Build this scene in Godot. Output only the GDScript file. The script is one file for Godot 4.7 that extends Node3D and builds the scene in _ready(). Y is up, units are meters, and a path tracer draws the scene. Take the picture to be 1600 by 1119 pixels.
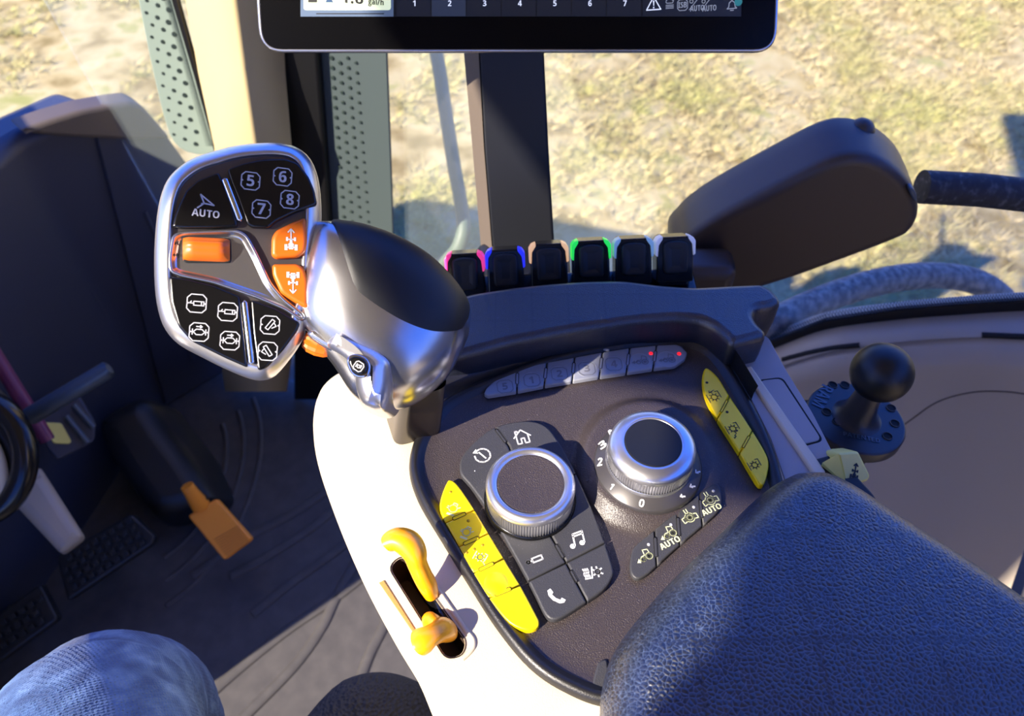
extends Node3D
# The cab of a tractor, seen from the driver's seat over the right-hand armrest console.
# y is up, metres. The cab floor is y = 0, the top of the console y = 0.70, the field y = -1.3.
const CAM := Vector3(0, 1.10, 0)
const FPX := 1232.0                       # focal length in pixels of the 1600-pixel frame
const PITCH := 0.8727                     # 50 degrees down
const FWD := Vector3(-0.9698, 0, -0.2437) # the tractor's forward
const RGT := Vector3(0.2437, 0, -0.9698)  # the tractor's right
const SUN := Vector3(-0.639, 0.574, 0.508)
const Y0 := 0.70                          # console top
var M := {}
var bold: SystemFont

func _ready() -> void:
	view_and_light()
	materials()
	setting()
	outside()
	cab_things()
	console()
	joystick()
	paddles()
	monitor()
	right_side()

func view_and_light() -> void:
	var cam := Camera3D.new()
	cam.name = "camera"
	var at_ := CameraAttributesPhysical.new()
	at_.frustum_focal_length = 12.0 * FPX / 559.5
	at_.frustum_focus_distance = 0.44
	at_.frustum_near = 0.01
	at_.frustum_far = 300.0
	at_.exposure_aperture = 10.5
	cam.attributes = at_
	cam.fov = rad_to_deg(2.0 * atan(559.5 / FPX))
	cam.position = CAM
	cam.rotation = Vector3(-PITCH, 0, 0)
	add_child(cam)
	cam.current = true
	var env := Environment.new()
	var sky := Sky.new()
	var sm_ := ProceduralSkyMaterial.new()
	sm_.sky_top_color = Color(0.17, 0.41, 0.92)
	sm_.sky_horizon_color = Color(0.74, 0.83, 0.95)
	sm_.sky_curve = 0.10
	sm_.ground_bottom_color = Color(0.45, 0.40, 0.28)
	sm_.ground_horizon_color = Color(0.60, 0.56, 0.44)
	sm_.sky_energy_multiplier = 1.0
	sky.sky_material = sm_
	env.background_mode = Environment.BG_SKY
	env.sky = sky
	env.background_energy_multiplier = 1.9
	env.tonemap_mode = Environment.TONE_MAPPER_LINEAR
	env.tonemap_exposure = 1.45
	env.sdfgi_enabled = true
	env.ssao_enabled = true
	env.ssil_enabled = true
	var we := WorldEnvironment.new()
	we.environment = env
	add_child(we)
	var sun := DirectionalLight3D.new()
	sun.name = "sun"
	sun.light_color = Color(1.0, 0.95, 0.88)
	sun.light_energy = 3.9
	sun.light_angular_distance = 0.5
	sun.shadow_enabled = true
	add_child(sun)
	sun.look_at_from_position(SUN * 5.0, Vector3.ZERO)

# ---------- pixels to places ----------
func ray(x: float, y: float) -> Vector3:
	var u := (x - 800.0) / FPX
	var v := (559.5 - y) / FPX
	return Vector3(u, v * cos(PITCH) - sin(PITCH), -v * sin(PITCH) - cos(PITCH))

func at(x: float, y: float, t: float) -> Vector3:
	return CAM + ray(x, y) * t

func hp(x: float, y: float, h: float) -> Vector3:
	var d := ray(x, y)
	return CAM + d * ((h - CAM.y) / d.y)

func on_plane(x: float, y: float, o: Vector3, n: Vector3) -> Vector3:
	var d := ray(x, y)
	return CAM + d * ((o - CAM).dot(n) / d.dot(n))

func prj(p: Vector3) -> Vector2:
	var d := p - CAM
	var f := -d.y * sin(PITCH) - d.z * cos(PITCH)
	return Vector2(800 + FPX * d.x / f, 559.5 - FPX * (d.y * cos(PITCH) - d.z * sin(PITCH)) / f)

func cab(f: float, r: float, y: float) -> Vector3:
	return FWD * f + RGT * r + Vector3(0, y, 0)

func hf(h: float) -> Transform3D:          # level frame: x right, y away, z up
	return Transform3D(Basis(Vector3(1, 0, 0), Vector3(0, 0, -1), Vector3(0, 1, 0)), Vector3(0, h, 0))

func frame(o: Vector3, n: Vector3, u := Vector3(1, 0, 0)) -> Transform3D:
	var nn := n.normalized()
	var uu := (u - nn * u.dot(nn)).normalized()
	return Transform3D(Basis(uu, nn.cross(uu), nn), o)

func loc(T: Transform3D, x: float, y: float) -> Vector2:
	var p := T.affine_inverse() * on_plane(x, y, T.origin, T.basis.z)
	return Vector2(p.x, p.y)

func outl(T: Transform3D, a: Array, x0 := 0.0, y0 := 0.0, k := 1.0) -> PackedVector2Array:
	var out := PackedVector2Array()
	for i in a.size() / 2:
		out.append(loc(T, x0 + a[2 * i] * k, y0 + a[2 * i + 1] * k))
	return ccw(out)

func ccw(p: PackedVector2Array) -> PackedVector2Array:
	if Geometry2D.is_polygon_clockwise(p):
		p.reverse()
	return p

func chaikin(p: PackedVector2Array, n := 2) -> PackedVector2Array:
	for k in n:
		var q := PackedVector2Array()
		for i in p.size():
			var a := p[i]
			var b := p[(i + 1) % p.size()]
			q.append(a.lerp(b, 0.25))
			q.append(a.lerp(b, 0.75))
		p = q
	return p

func spline(p: PackedVector2Array, n := 6) -> PackedVector2Array:   # closed, through the points
	var q := PackedVector2Array()
	var c := p.size()
	for i in c:
		for k in n:
			q.append(p[i].cubic_interpolate(p[(i + 1) % c], p[(i + c - 1) % c], p[(i + 2) % c], float(k) / n))
	return q

func rounded(p: PackedVector2Array, r: float, n := 4) -> PackedVector2Array:   # corners rounded by r
	var q := PackedVector2Array()
	var c := p.size()
	for i in c:
		var a := p[(i + c - 1) % c] - p[i]
		var b := p[(i + 1) % c] - p[i]
		var d := minf(r, minf(a.length(), b.length()) * 0.48)
		var s := p[i] + a.normalized() * d
		var e := p[i] + b.normalized() * d
		for k in n + 1:
			var w := float(k) / n
			q.append(s.lerp(p[i], w).lerp(p[i].lerp(e, w), w))
	return q

func rrect(w: float, h: float, r: float, n := 4) -> PackedVector2Array:
	return rounded(PackedVector2Array([Vector2(-w / 2, -h / 2), Vector2(w / 2, -h / 2), Vector2(w / 2, h / 2), Vector2(-w / 2, h / 2)]), r, n)

func circle(c: Vector2, r: float, n := 24) -> PackedVector2Array:
	var q := PackedVector2Array()
	for i in n:
		q.append(c + Vector2.from_angle(TAU * i / n) * r)
	return q

func cr3(p: Array, n := 8) -> Array:
	var q := []
	for i in p.size() - 1:
		for k in n:
			q.append((p[i] as Vector3).cubic_interpolate(p[i + 1], p[maxi(i - 1, 0)], p[mini(i + 2, p.size() - 1)], float(k) / n))
	q.append(p[-1])
	return q

# ---------- meshes ----------
func nm() -> Dictionary:
	return {"v": PackedVector3Array(), "n": PackedVector3Array(), "i": PackedInt32Array(), "c": PackedColorArray()}

func tri(m: Dictionary, a: int, b: int, c: int) -> void:
	var v: PackedVector3Array = m.v
	var n: PackedVector3Array = m.n
	var face := (v[c] - v[a]).cross(v[b] - v[a])
	if face.dot(n[a] + n[b] + n[c]) < 0.0:
		m.i.append_array(PackedInt32Array([a, c, b]))
	else:
		m.i.append_array(PackedInt32Array([a, b, c]))

func rings(m: Dictionary, rows: Array, norms: Array, wrap := true) -> void:
	var base: int = m.v.size()
	var w: int = rows[0].size()
	for k in rows.size():
		m.v.append_array(rows[k])
		m.n.append_array(norms[k])
	for k in rows.size() - 1:
		for i in (w if wrap else w - 1):
			var j := (i + 1) % w
			var a := base + k * w + i
			var b := base + k * w + j
			tri(m, a, b, a + w)
			tri(m, b, b + w, a + w)

func prof_normals(p: Array) -> Array:      # p of Vector2(out, up); the normal lies to the right of the way
	var out := []
	for i in p.size():
		var s := Vector2.ZERO
		if i > 0:
			var d: Vector2 = p[i] - p[i - 1]
			s += Vector2(d.y, -d.x)
		if i < p.size() - 1:
			var e: Vector2 = p[i + 1] - p[i]
			s += Vector2(e.y, -e.x)
		out.append(s.normalized())
	return out

func bev(h0: float, h1: float, r: float, seg := 3) -> Array:   # wall, rounded edge: Vector2(inset, height)
	var p := [Vector2(0, h0), Vector2(0, h1 - r)]
	for k in range(1, seg + 1):
		var a := PI / 2 * k / seg
		p.append(Vector2(r - r * cos(a), h1 - r + r * sin(a)))
	return p

func edge_normals(poly: PackedVector2Array) -> Array:
	var out := []
	var c := poly.size()
	for i in c:
		var a := (poly[i] - poly[(i + c - 1) % c]).normalized()
		var b := (poly[(i + 1) % c] - poly[i]).normalized()
		var na := Vector2(a.y, -a.x)
		var nb := Vector2(b.y, -b.x)
		var s := (na + nb).normalized()
		out.append([s, 1.0 / maxf(s.dot(na), 0.5)])
	return out

func tidy(p: PackedVector2Array, eps := 0.00006) -> PackedVector2Array:
	var q := PackedVector2Array()
	for v in p:
		if q.is_empty() or q[-1].distance_to(v) > eps:
			q.append(v)
	while q.size() > 3 and q[-1].distance_to(q[0]) <= eps:
		q.remove_at(q.size() - 1)
	return q

func times(p: PackedVector2Array, k: float) -> PackedVector2Array:
	var q := PackedVector2Array()
	for v in p:
		q.append(v * k)
	return q

# a slab: outline in frame T, profile of (inset, height); capped on top, and below when bottom
func plate(m: Dictionary, T: Transform3D, poly: PackedVector2Array, prof: Array, cap := true, bottom := false, hole := PackedVector2Array()) -> void:
	poly = tidy(ccw(poly))
	var en := edge_normals(poly)
	var pn := prof_normals(prof.map(func(q): return Vector2(-q.x, q.y)))
	var rows := []
	var norms := []
	for k in prof.size():
		var row := PackedVector3Array()
		var nr := PackedVector3Array()
		for i in poly.size():
			var q: Vector2 = poly[i] - en[i][0] * en[i][1] * prof[k].x
			row.append(T * Vector3(q.x, q.y, prof[k].y))
			nr.append((T.basis * Vector3(en[i][0].x * pn[k].x, en[i][0].y * pn[k].x, pn[k].y)).normalized())
		rows.append(row)
		norms.append(nr)
	rings(m, rows, norms)
	for top in [true, false]:
		if (top and cap) or (not top and bottom):
			var e: Vector2 = prof[-1] if top else prof[0]
			var flat := PackedVector2Array()
			for i in poly.size():
				flat.append(poly[i] - en[i][0] * en[i][1] * e.x)
			flat_cap(m, T, flat, e.y, 1.0 if top else -1.0, hole)

func ears(p: PackedVector2Array) -> PackedInt32Array:   # a patient ear clipping for awkward outlines
	var out := PackedInt32Array()
	var left := range(p.size())
	if Geometry2D.is_polygon_clockwise(p):
		left.reverse()
	while left.size() > 2:
		var best := -1
		var score := -1e18
		for i in left.size():
			var a: Vector2 = p[left[(i + left.size() - 1) % left.size()]]
			var b: Vector2 = p[left[i]]
			var c: Vector2 = p[left[(i + 1) % left.size()]]
			var area := (b - a).cross(c - b)
			var s := 0.0
			if area < -1e-6:
				s = -1e6 + area
			else:
				for j in left:
					if p[j] != a and p[j] != b and p[j] != c and Geometry2D.point_is_inside_triangle(p[j], a, b, c):
						s = -1e3
						break
				s += -a.distance_to(c) * 0.001
			if s > score:
				score = s
				best = i
		var n := left.size()
		if score > -1e5:
			out.append_array(PackedInt32Array([left[(best + n - 1) % n], left[best], left[(best + 1) % n]]))
		left.remove_at(best)
	return out

func flat_cap(m: Dictionary, T: Transform3D, flat: PackedVector2Array, h: float, side := 1.0, hole := PackedVector2Array()) -> void:
	var pieces := [flat]
	if hole.size():
		pieces = []
		var mid := Vector2.ZERO
		for p in hole:
			mid += p / hole.size()
		for s in [-1.0, 1.0]:
			var half := PackedVector2Array([mid + Vector2(0, -9), mid + Vector2(9 * s, -9), mid + Vector2(9 * s, 9), mid + Vector2(0, 9)])
			for part in Geometry2D.intersect_polygons(flat, ccw(half)):
				pieces.append_array(Geometry2D.clip_polygons(part, hole))
	for piece in pieces:
		var big := PackedVector2Array()
		for q in piece:
			if big.is_empty() or big[-1].distance_to(q * 4096.0) > 0.02:
				big.append(q * 4096.0)
		piece = big
		var t := Geometry2D.triangulate_polygon(piece)
		if t.is_empty():
			var clean := PackedVector2Array()
			for q in Geometry2D.merge_polygons(piece, PackedVector2Array()):
				if not Geometry2D.is_polygon_clockwise(q) and q.size() > clean.size():
					clean = q
			t = Geometry2D.triangulate_polygon(clean)
			if t.is_empty():
				t = ears(piece)
			else:
				piece = clean
		var base: int = m.v.size()
		for q in piece:
			m.v.append(T * Vector3(q.x / 4096.0, q.y / 4096.0, h))
			m.n.append((T.basis.z * side).normalized())
		for k in t.size() / 3:
			tri(m, base + t[3 * k], base + t[3 * k + 1], base + t[3 * k + 2])

# a turned shape about T's z: profile of Vector2(radius, height) from below to above
func lathe(m: Dictionary, T: Transform3D, prof: Array, seg := 48, knurl := 0.0) -> void:
	var pn := prof_normals(prof)
	var rows := []
	var norms := []
	for k in prof.size():
		var row := PackedVector3Array()
		var nr := PackedVector3Array()
		for i in seg:
			var a := Vector2.from_angle(TAU * i / seg)
			var r: float = prof[k].x + (knurl if i % 2 else 0.0)
			row.append(T * Vector3(a.x * r, a.y * r, prof[k].y))
			nr.append((T.basis * Vector3(a.x * pn[k].x, a.y * pn[k].x, pn[k].y)).normalized())
		rows.append(row)
		norms.append(nr)
	if knurl == 0.0:
		rings(m, rows, norms)
	else:
		faceted(m, rows)

func faceted(m: Dictionary, rows: Array) -> void:   # flat-shaded closed strip
	for k in rows.size() - 1:
		var w: int = rows[k].size()
		var mid := Vector3.ZERO
		for p in rows[k]:
			mid += p / w
		for i in w:
			quad(m, rows[k][i], rows[k][(i + 1) % w], rows[k + 1][(i + 1) % w], rows[k + 1][i], rows[k][i] - mid)

func quad(m: Dictionary, a: Vector3, b: Vector3, c: Vector3, d: Vector3, hint: Vector3) -> void:
	var n := (b - a).cross(d - a)
	if n.length() < 1e-14:
		n = (c - b).cross(d - b)
	n = n.normalized()
	if n.dot(hint) < 0:
		n = -n
	var base: int = m.v.size()
	m.v.append_array(PackedVector3Array([a, b, c, d]))
	m.n.append_array(PackedVector3Array([n, n, n, n]))
	tri(m, base, base + 1, base + 2)
	tri(m, base, base + 2, base + 3)

# a smooth skin through rows of points; normals point away from `inside`, or towards `hint`
func skin(m: Dictionary, rows: Array, wrap := false, inside = null, hint := Vector3.ZERO) -> void:
	var norms := []
	var h := rows.size()
	var w: int = rows[0].size()
	for k in h:
		var nr := PackedVector3Array()
		for i in w:
			var l: Vector3 = rows[k][(i + w - 1) % w if wrap else maxi(i - 1, 0)]
			var r: Vector3 = rows[k][(i + 1) % w if wrap else mini(i + 1, w - 1)]
			var d: Vector3 = rows[maxi(k - 1, 0)][i]
			var u: Vector3 = rows[mini(k + 1, h - 1)][i]
			var n := (r - l).cross(u - d)
			if n.length() < 1e-12:
				n = (rows[k][i] - (inside[k] if inside is Array else inside if inside != null else Vector3.ZERO)) if inside != null else hint
			n = n.normalized()
			var away: Vector3 = hint
			if inside is Array:
				away = rows[k][i] - inside[k]
			elif inside != null:
				away = rows[k][i] - inside
			nr.append(n if n.dot(away) >= 0 else -n)
		norms.append(nr)
	rings(m, rows, norms, wrap)

func tube(m: Dictionary, pts: Array, rad, seg := 12, caps := true, squash := 1.0) -> void:
	if pts.size() < 2:
		print("empty tube")
		return
	var rows := []
	var norms := []
	var side := Vector3.ZERO
	for k in pts.size():
		var d: Vector3 = (pts[mini(k + 1, pts.size() - 1)] - pts[maxi(k - 1, 0)]).normalized()
		if side == Vector3.ZERO:
			side = d.cross(Vector3.UP if absf(d.y) < 0.9 else Vector3.RIGHT).normalized()
		side = (side - d * side.dot(d)).normalized()
		var up := side.cross(d)
		var r: float = rad[k] if rad is Array else rad
		var row := PackedVector3Array()
		var nr := PackedVector3Array()
		for i in seg:
			var a := TAU * i / seg
			row.append(pts[k] + side * cos(a) * r + up * sin(a) * r * squash)
			nr.append((side * cos(a) * squash + up * sin(a)).normalized())
		rows.append(row)
		norms.append(nr)
	rings(m, rows, norms)
	if caps:
		for e in [0, rows.size() - 1]:
			var d: Vector3 = (pts[0] - pts[1] if e == 0 else pts[-1] - pts[-2]).normalized()
			var base: int = m.v.size()
			m.v.append(pts[e])
			m.n.append(d)
			for q in rows[e]:
				m.v.append(q)
				m.n.append(d)
			for i in seg:
				tri(m, base, base + 1 + i, base + 1 + (i + 1) % seg)

func ball(m: Dictionary, c: Vector3, r: float, seg := 32) -> void:
	var prof := []
	for k in seg / 2 + 1:
		var a := -PI / 2 + PI * k / (seg / 2)
		prof.append(Vector2(maxf(cos(a), 1e-4) * r, sin(a) * r))
	lathe(m, Transform3D(Basis.from_euler(Vector3(-PI / 2, 0, 0)), c), prof, seg)

# a box with rounded edges; size along T's axes, T at its centre
func rbox(m: Dictionary, T: Transform3D, s: Vector3, r: float, corner := -1.0) -> void:
	var p := [Vector2(r, -s.z / 2)]
	for k in 4:
		var a := PI / 2 * k / 3
		p.append(Vector2(r - r * sin(a), -s.z / 2 + r - r * cos(a)))
	for k in 4:
		var a := PI / 2 * k / 3
		p.append(Vector2(r - r * cos(a), s.z / 2 - r + r * sin(a)))
	plate(m, T, rrect(s.x, s.y, r if corner < 0 else corner), p, true, true)

func cbox(m: Dictionary, f0: float, f1: float, r0: float, r1: float, y0: float, y1: float, b := 0.01) -> void:   # box along the cab's axes
	rbox(m, Transform3D(Basis(-FWD, -RGT, Vector3.UP), cab((f0 + f1) / 2, (r0 + r1) / 2, (y0 + y1) / 2)), Vector3(f1 - f0, r1 - r0, y1 - y0), b)

func hit(m: Dictionary, x: float, y: float) -> Array:   # where the line of sight through a pixel first meets a mesh: [point, normal]
	var d := ray(x, y)
	var best := 1e9
	var out := []
	for k in m.i.size() / 3:
		var a: Vector3 = m.v[m.i[3 * k]]
		var b: Vector3 = m.v[m.i[3 * k + 1]]
		var c: Vector3 = m.v[m.i[3 * k + 2]]
		var p = Geometry3D.ray_intersects_triangle(CAM, d, a, b, c)
		if p != null and (p - CAM).length() < best:
			best = (p - CAM).length()
			var n: Vector3 = (m.n[m.i[3 * k]] + m.n[m.i[3 * k + 1]] + m.n[m.i[3 * k + 2]]).normalized()
			out = [p, n]
	return out

func drape(m: Dictionary, a: Array, lift := 0.0, n := 8) -> Array:   # a pixel curve laid on a mesh
	var out := []
	var flat := []
	for i in a.size() / 2:
		flat.append(Vector3(a[2 * i], a[2 * i + 1], 0))
	for q in cr3(flat, n):
		var h := hit(m, q.x, q.y)
		if h.size():
			out.append(h[0] + h[1] * lift)
	return out

func band(m: Dictionary, T: Transform3D, p: PackedVector2Array, w: float, h: float, closed := false) -> void:   # a flat line in frame T
	var c := p.size()
	for i in (c if closed else c - 1):
		var a := p[i]
		var b := p[(i + 1) % c]
		if a.distance_to(b) < 1e-7:
			continue
		var d := (b - a).normalized() * w / 2
		var s := Vector2(-d.y, d.x)
		a -= d * 0.6
		b += d * 0.6
		quad(m, T * v3(a - s, h), T * v3(b - s, h), T * v3(b + s, h), T * v3(a + s, h), T.basis.z)

func v3(p: Vector2, h: float) -> Vector3:
	return Vector3(p.x, p.y, h)

func mesh(m: Dictionary) -> ArrayMesh:
	var arr := []
	arr.resize(Mesh.ARRAY_MAX)
	arr[Mesh.ARRAY_VERTEX] = m.v
	arr[Mesh.ARRAY_NORMAL] = m.n
	arr[Mesh.ARRAY_INDEX] = m.i
	if m.c.size() == m.v.size() and m.c.size():
		arr[Mesh.ARRAY_COLOR] = m.c
	var am := ArrayMesh.new()
	am.add_surface_from_arrays(Mesh.PRIMITIVE_TRIANGLES, arr)
	return am

# ---------- objects ----------
func place(o: Node3D, parent: Node3D) -> void:   # geometry is given in world places: undo where the parents stand
	var off := Vector3.ZERO
	var q: Node = parent
	while q != null and q != self:
		off += (q as Node3D).position
		q = q.get_parent()
	o.position -= off
	(parent if parent else self).add_child(o, true)

func obj(called: String, m: Dictionary, mat: Material, parent: Node3D = null) -> MeshInstance3D:
	var o := MeshInstance3D.new()
	if m.v.is_empty():
		print("empty ", called)
		return o
	o.name = called
	o.mesh = mesh(m)
	o.material_override = mat
	place(o, parent)
	return o

func thing(called: String, base: Vector3, label: String, category: String, group := "") -> Node3D:
	var o := Node3D.new()
	o.name = called
	o.position = base
	add_child(o, true)
	tag(o, label, category, group)
	return o

func tag(o: Node3D, label: String, category: String, group := "") -> Node3D:
	o.set_meta("label", label)
	o.set_meta("category", category)
	if group:
		o.set_meta("group", group)
	return o

func struct(called: String, m: Dictionary, mat: Material, label: String, category: String) -> MeshInstance3D:
	var o := obj(called, m, mat)
	tag(o, label, category)
	o.set_meta("kind", "structure")
	return o

func text(parent: Node3D, T: Transform3D, s: String, x: float, y: float, hpx: float, rot: float, mat: Material, lift := 0.0003, called := "lettering", squeeze := 1.0) -> void:
	var c := loc(T, x, y)
	var up := (loc(T, x, y - 10) - c) / 10.0
	var tm := TextMesh.new()
	tm.text = s
	tm.font = bold
	tm.font_size = 48
	tm.pixel_size = hpx * up.length() / (0.714 * 48.0)
	tm.depth = 0.0002
	tm.curve_step = 2.0
	var o := MeshInstance3D.new()
	o.name = called
	o.mesh = tm
	o.material_override = mat
	var v := up.normalized().rotated(deg_to_rad(rot))
	var u := Vector2(v.y, -v.x)
	o.transform = Transform3D(Basis(T.basis * v3(u, 0) * squeeze, T.basis * v3(v, 0), T.basis.z), T * v3(c, lift))
	place(o, parent)

# small pictograms: numbers are a line, "o" x y r a circle, "f" a filled shape
const ICON := {
	"box": [[-1, -.6, -1, .6, -.6, 1, .6, 1, 1, .6, 1, -.6, .6, -1, -.6, -1, -1, -.6]],
	"ticks": ["f", [-1.05, .22, -.75, 0, -1.05, -.22], "f", [1.05, .22, .75, 0, 1.05, -.22]],
	"home": [[-1, 0, 0, 1, 1, 0], [-.7, .2, -.7, -.9, -.2, -.9, -.2, -.2, .2, -.2, .2, -.9, .7, -.9, .7, .2], [-.7, .45, -.7, .9, -.45, .9, -.45, .6]],
	"clock": [[-.75, .65, -.35, .94, .15, .99, .6, .8, .93, .37, .98, -.2, .7, -.71, .2, -.98, -.37, -.93, -.8, -.6, -.98, -.1], [-.45, .45, .4, -.4], "f", [-1.25, .35, -.55, .25, -.85, .95]],
	"note": [[-.45, -.6, -.45, .75, .65, 1, .65, -.35], [-.45, .45, .65, .7], "d", [-.72, -.65, .3], "d", [.38, -.4, .3]],
	"phone": ["f", [-1, .75, -.6, 1, -.3, .45, -.5, .2, -.1, -.3, .45, -.6, .65, -.35, 1.1, -.65, .85, -1, .3, -1.05, -.5, -.55, -.95, .1]],
	"card": [[-.35, -.3, -.35, .3, 1, .3, 1, -.3, -.35, -.3], [-.35, 0, -.7, 0], "o", [-.95, 0, .22]],
	"heat": [[-1.25, .7, -1.1, .3, -1.25, -.1, -1.1, -.5], [-.95, .7, -.8, .3, -.95, -.1, -.8, -.5], [-.65, .7, -.5, .3, -.65, -.1, -.5, -.5], [-1.2, -.75, -.45, -.75], [-.25, -.8, .05, .8], "o", [.7, 0, .35], [.7, .35, .7, .75], [.7, -.35, .7, -.75], [1, .2, 1.35, .4], [1, -.2, 1.35, -.4], [.4, .2, .1, .4], [.4, -.2, .1, -.4]],
	"tractor_up": ["f", [-.22, -.75, .22, -.75, .28, -.2, .14, -.1, .12, .35, -.12, .35, -.14, -.1, -.28, -.2], "f", [-.65, -.85, -.35, -.85, -.35, -.25, -.65, -.25], "f", [.35, -.85, .65, -.85, .65, -.25, .35, -.25], "f", [-.5, .1, -.28, .1, -.28, .5, -.5, .5], "f", [.28, .1, .5, .1, .5, .5, .28, .5], [-.35, -.55, .35, -.55], [-.3, .28, .3, .28], [0, .35, 0, 1.3], [-.3, 1.0, 0, 1.35, .3, 1.0]],
	"arrow_tri": [[-.6, 1, .9, -.25, -.2, -.05, -.6, 1], [-.2, -.05, -.95, -.6], [-.2, -.05, -.5, -.1]],
	"cylinder": [[-.3, -.22, -.3, .22, .75, .22, .75, -.22, -.3, -.22], [-.3, 0, -.75, 0, -.55, .22], [.5, -.22, .5, .22]],
	"valve": [[-.6, 0, -.3, .3, .3, .3, .6, 0, .3, -.3, -.3, -.3, -.6, 0], [-.7, .3, -.7, -.3], [.7, .3, .7, -.3], [-.3, .6, .1, .6], [.1, .75, .3, .6, .1, .45]],
	"tilt": [[-.5, -.35, .2, .65, .5, .45, -.2, -.55, -.5, -.35], [.2, -.35, .65, -.1, .45, .2]],
	"gear": ["o", [0, 0, .45], [-.95, -.7, -.95, .7], [.5, .9, .95, .9, .95, -.3], [0, .45, 0, .75], [0, -.45, 0, -.75], [.45, 0, .75, 0], [-.45, 0, -.75, 0], [.32, .32, .53, .53], [-.32, .32, -.53, .53], [.32, -.32, .53, -.53], [-.32, -.32, -.53, -.53]],
	"side_tractor": [[-.75, -.25, -.45, .15, .1, .15, .25, .95, .9, .75, .9, .2], "o", [-.35, -.3, .28], "o", [.62, -.2, .46], "o", [.62, -.2, .15], "f", [-1.4, -.35, -.85, .1, -.9, -.6], [-.9, -.3, -.65, -.3]],
	"diff": ["o", [0, -.1, .65], "o", [0, -.1, .36], [-1.1, .1, -.65, .2, -.6, -.5, -1.05, -.6, -1.1, .1], [1.1, .1, .65, .2, .6, -.5, 1.05, -.6, 1.1, .1], [-.18, .5, -.18, 1.15], [.18, .5, .18, 1.15], "o", [0, -.1, .12]],
	"engine": ["o", [0, 0, .62], [-.3, .6, -.3, .95, .35, .95, .35, .6], [.6, .3, .95, .6], [-.62, .1, -.95, .1], [-.62, -.2, -.95, -.2], [-.5, -1, .6, -.9], [-.5, -1.2, .6, -1.1]],
	"warning": [[0, 1, 1.1, -.85, -1.1, -.85, 0, 1], "f", [-.12, .45, .12, .45, .06, -.3, -.06, -.3], "f", [-.1, -.45, .1, -.45, .1, -.65, -.1, -.65]],
	"bell": [[-.9, -.5, -.6, -.2, -.5, .5, 0, .9, .5, .5, .6, -.2, .9, -.5, -.9, -.5], [-.3, -.8, .3, -.8]],
	"cloud": [[-.8, .2, -.7, .6, -.2, .9, .4, .7, .8, .4, .6, 0, -.6, 0, -.8, .2], [-.8, -.4, .8, -.4], [-.8, -.7, .8, -.7], [-.8, -1, .8, -1]],
	"slash": [[-.9, -1, .9, 1], "o", [-.5, .45, .3], [-.5, .75, -.5, 1]],
	"arrow": [[.9, -.3, -.6, .1], [-.2, .6, -.8, .15, 0, -.3]],
	"waves": [[-.8, -.9, -.2, -.5, -.5, -.2, .3, .3, .1, .6, .7, 1], "f", [.7, 1.2, 1, .7, .45, .7], "f", [-.85, -1.15, -1.05, -.6, -.5, -.75]],
}

func icon(parent: Node3D, T: Transform3D, kinds: Array, x: float, y: float, spx: float, rot: float, w: float, mat: Material, lift := 0.0003, mirror := false) -> MeshInstance3D:
	var c := loc(T, x, y)
	var up := (loc(T, x, y - 10) - c) / 10.0 * spx
	up = up.rotated(deg_to_rad(rot))
	var right := Vector2(up.y, -up.x) * (-1.0 if mirror else 1.0)
	var m := nm()
	for kind in kinds:
		var fill := ""
		for a in ICON[kind]:
			if a is String:
				fill = a
				continue
			if fill == "o" or fill == "d":
				var o: Vector2 = c + right * a[0] + up * a[1]
				if fill == "o":
					band(m, T, circle(o, a[2] * up.length(), 20), w, lift, true)
				else:
					flat_cap(m, T, circle(o, a[2] * up.length(), 12), lift)
			else:
				var p := PackedVector2Array()
				for i in a.size() / 2:
					p.append(c + right * a[2 * i] + up * a[2 * i + 1])
				if fill == "f":
					flat_cap(m, T, p, lift)
				else:
					band(m, T, p, w, lift)
			fill = ""
	return obj("icon", m, mat, parent)

# ---------- materials ----------
func mat(c: Color, rough := 0.5, metal := 0.0, spec := 0.5) -> StandardMaterial3D:
	var s := StandardMaterial3D.new()
	s.albedo_color = c
	s.roughness = rough
	s.metallic = metal
	s.metallic_specular = spec
	return s

func noise(freq: float, kind := FastNoiseLite.TYPE_SIMPLEX_SMOOTH, octaves := 3, sd := 1) -> FastNoiseLite:
	var n := FastNoiseLite.new()
	n.noise_type = kind
	n.frequency = freq
	n.fractal_octaves = octaves
	n.seed = sd
	return n

func ntex(n: FastNoiseLite, ramp: Array, size := 512, bump := 0.0) -> NoiseTexture2D:
	var t := NoiseTexture2D.new()
	t.width = size
	t.height = size
	t.seamless = true
	t.noise = n
	if bump > 0.0:
		t.as_normal_map = true
		t.bump_strength = bump
	if ramp.size():
		var g := Gradient.new()
		var off := PackedFloat32Array()
		var col := PackedColorArray()
		for r in ramp:
			off.append(r[0])
			col.append(r[1])
		g.offsets = off
		g.colors = col
		t.color_ramp = g
	return t

func tri_scale(s: StandardMaterial3D, k: float) -> void:
	s.uv1_triplanar = true
	s.uv1_scale = Vector3(k, k, k)

func grain(s: StandardMaterial3D, freq: float, k: float, strength: float, depth := 1.0) -> StandardMaterial3D:
	s.normal_enabled = true
	s.normal_texture = ntex(noise(freq), [], 512, strength)
	s.normal_scale = depth
	tri_scale(s, k)
	return s

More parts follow.
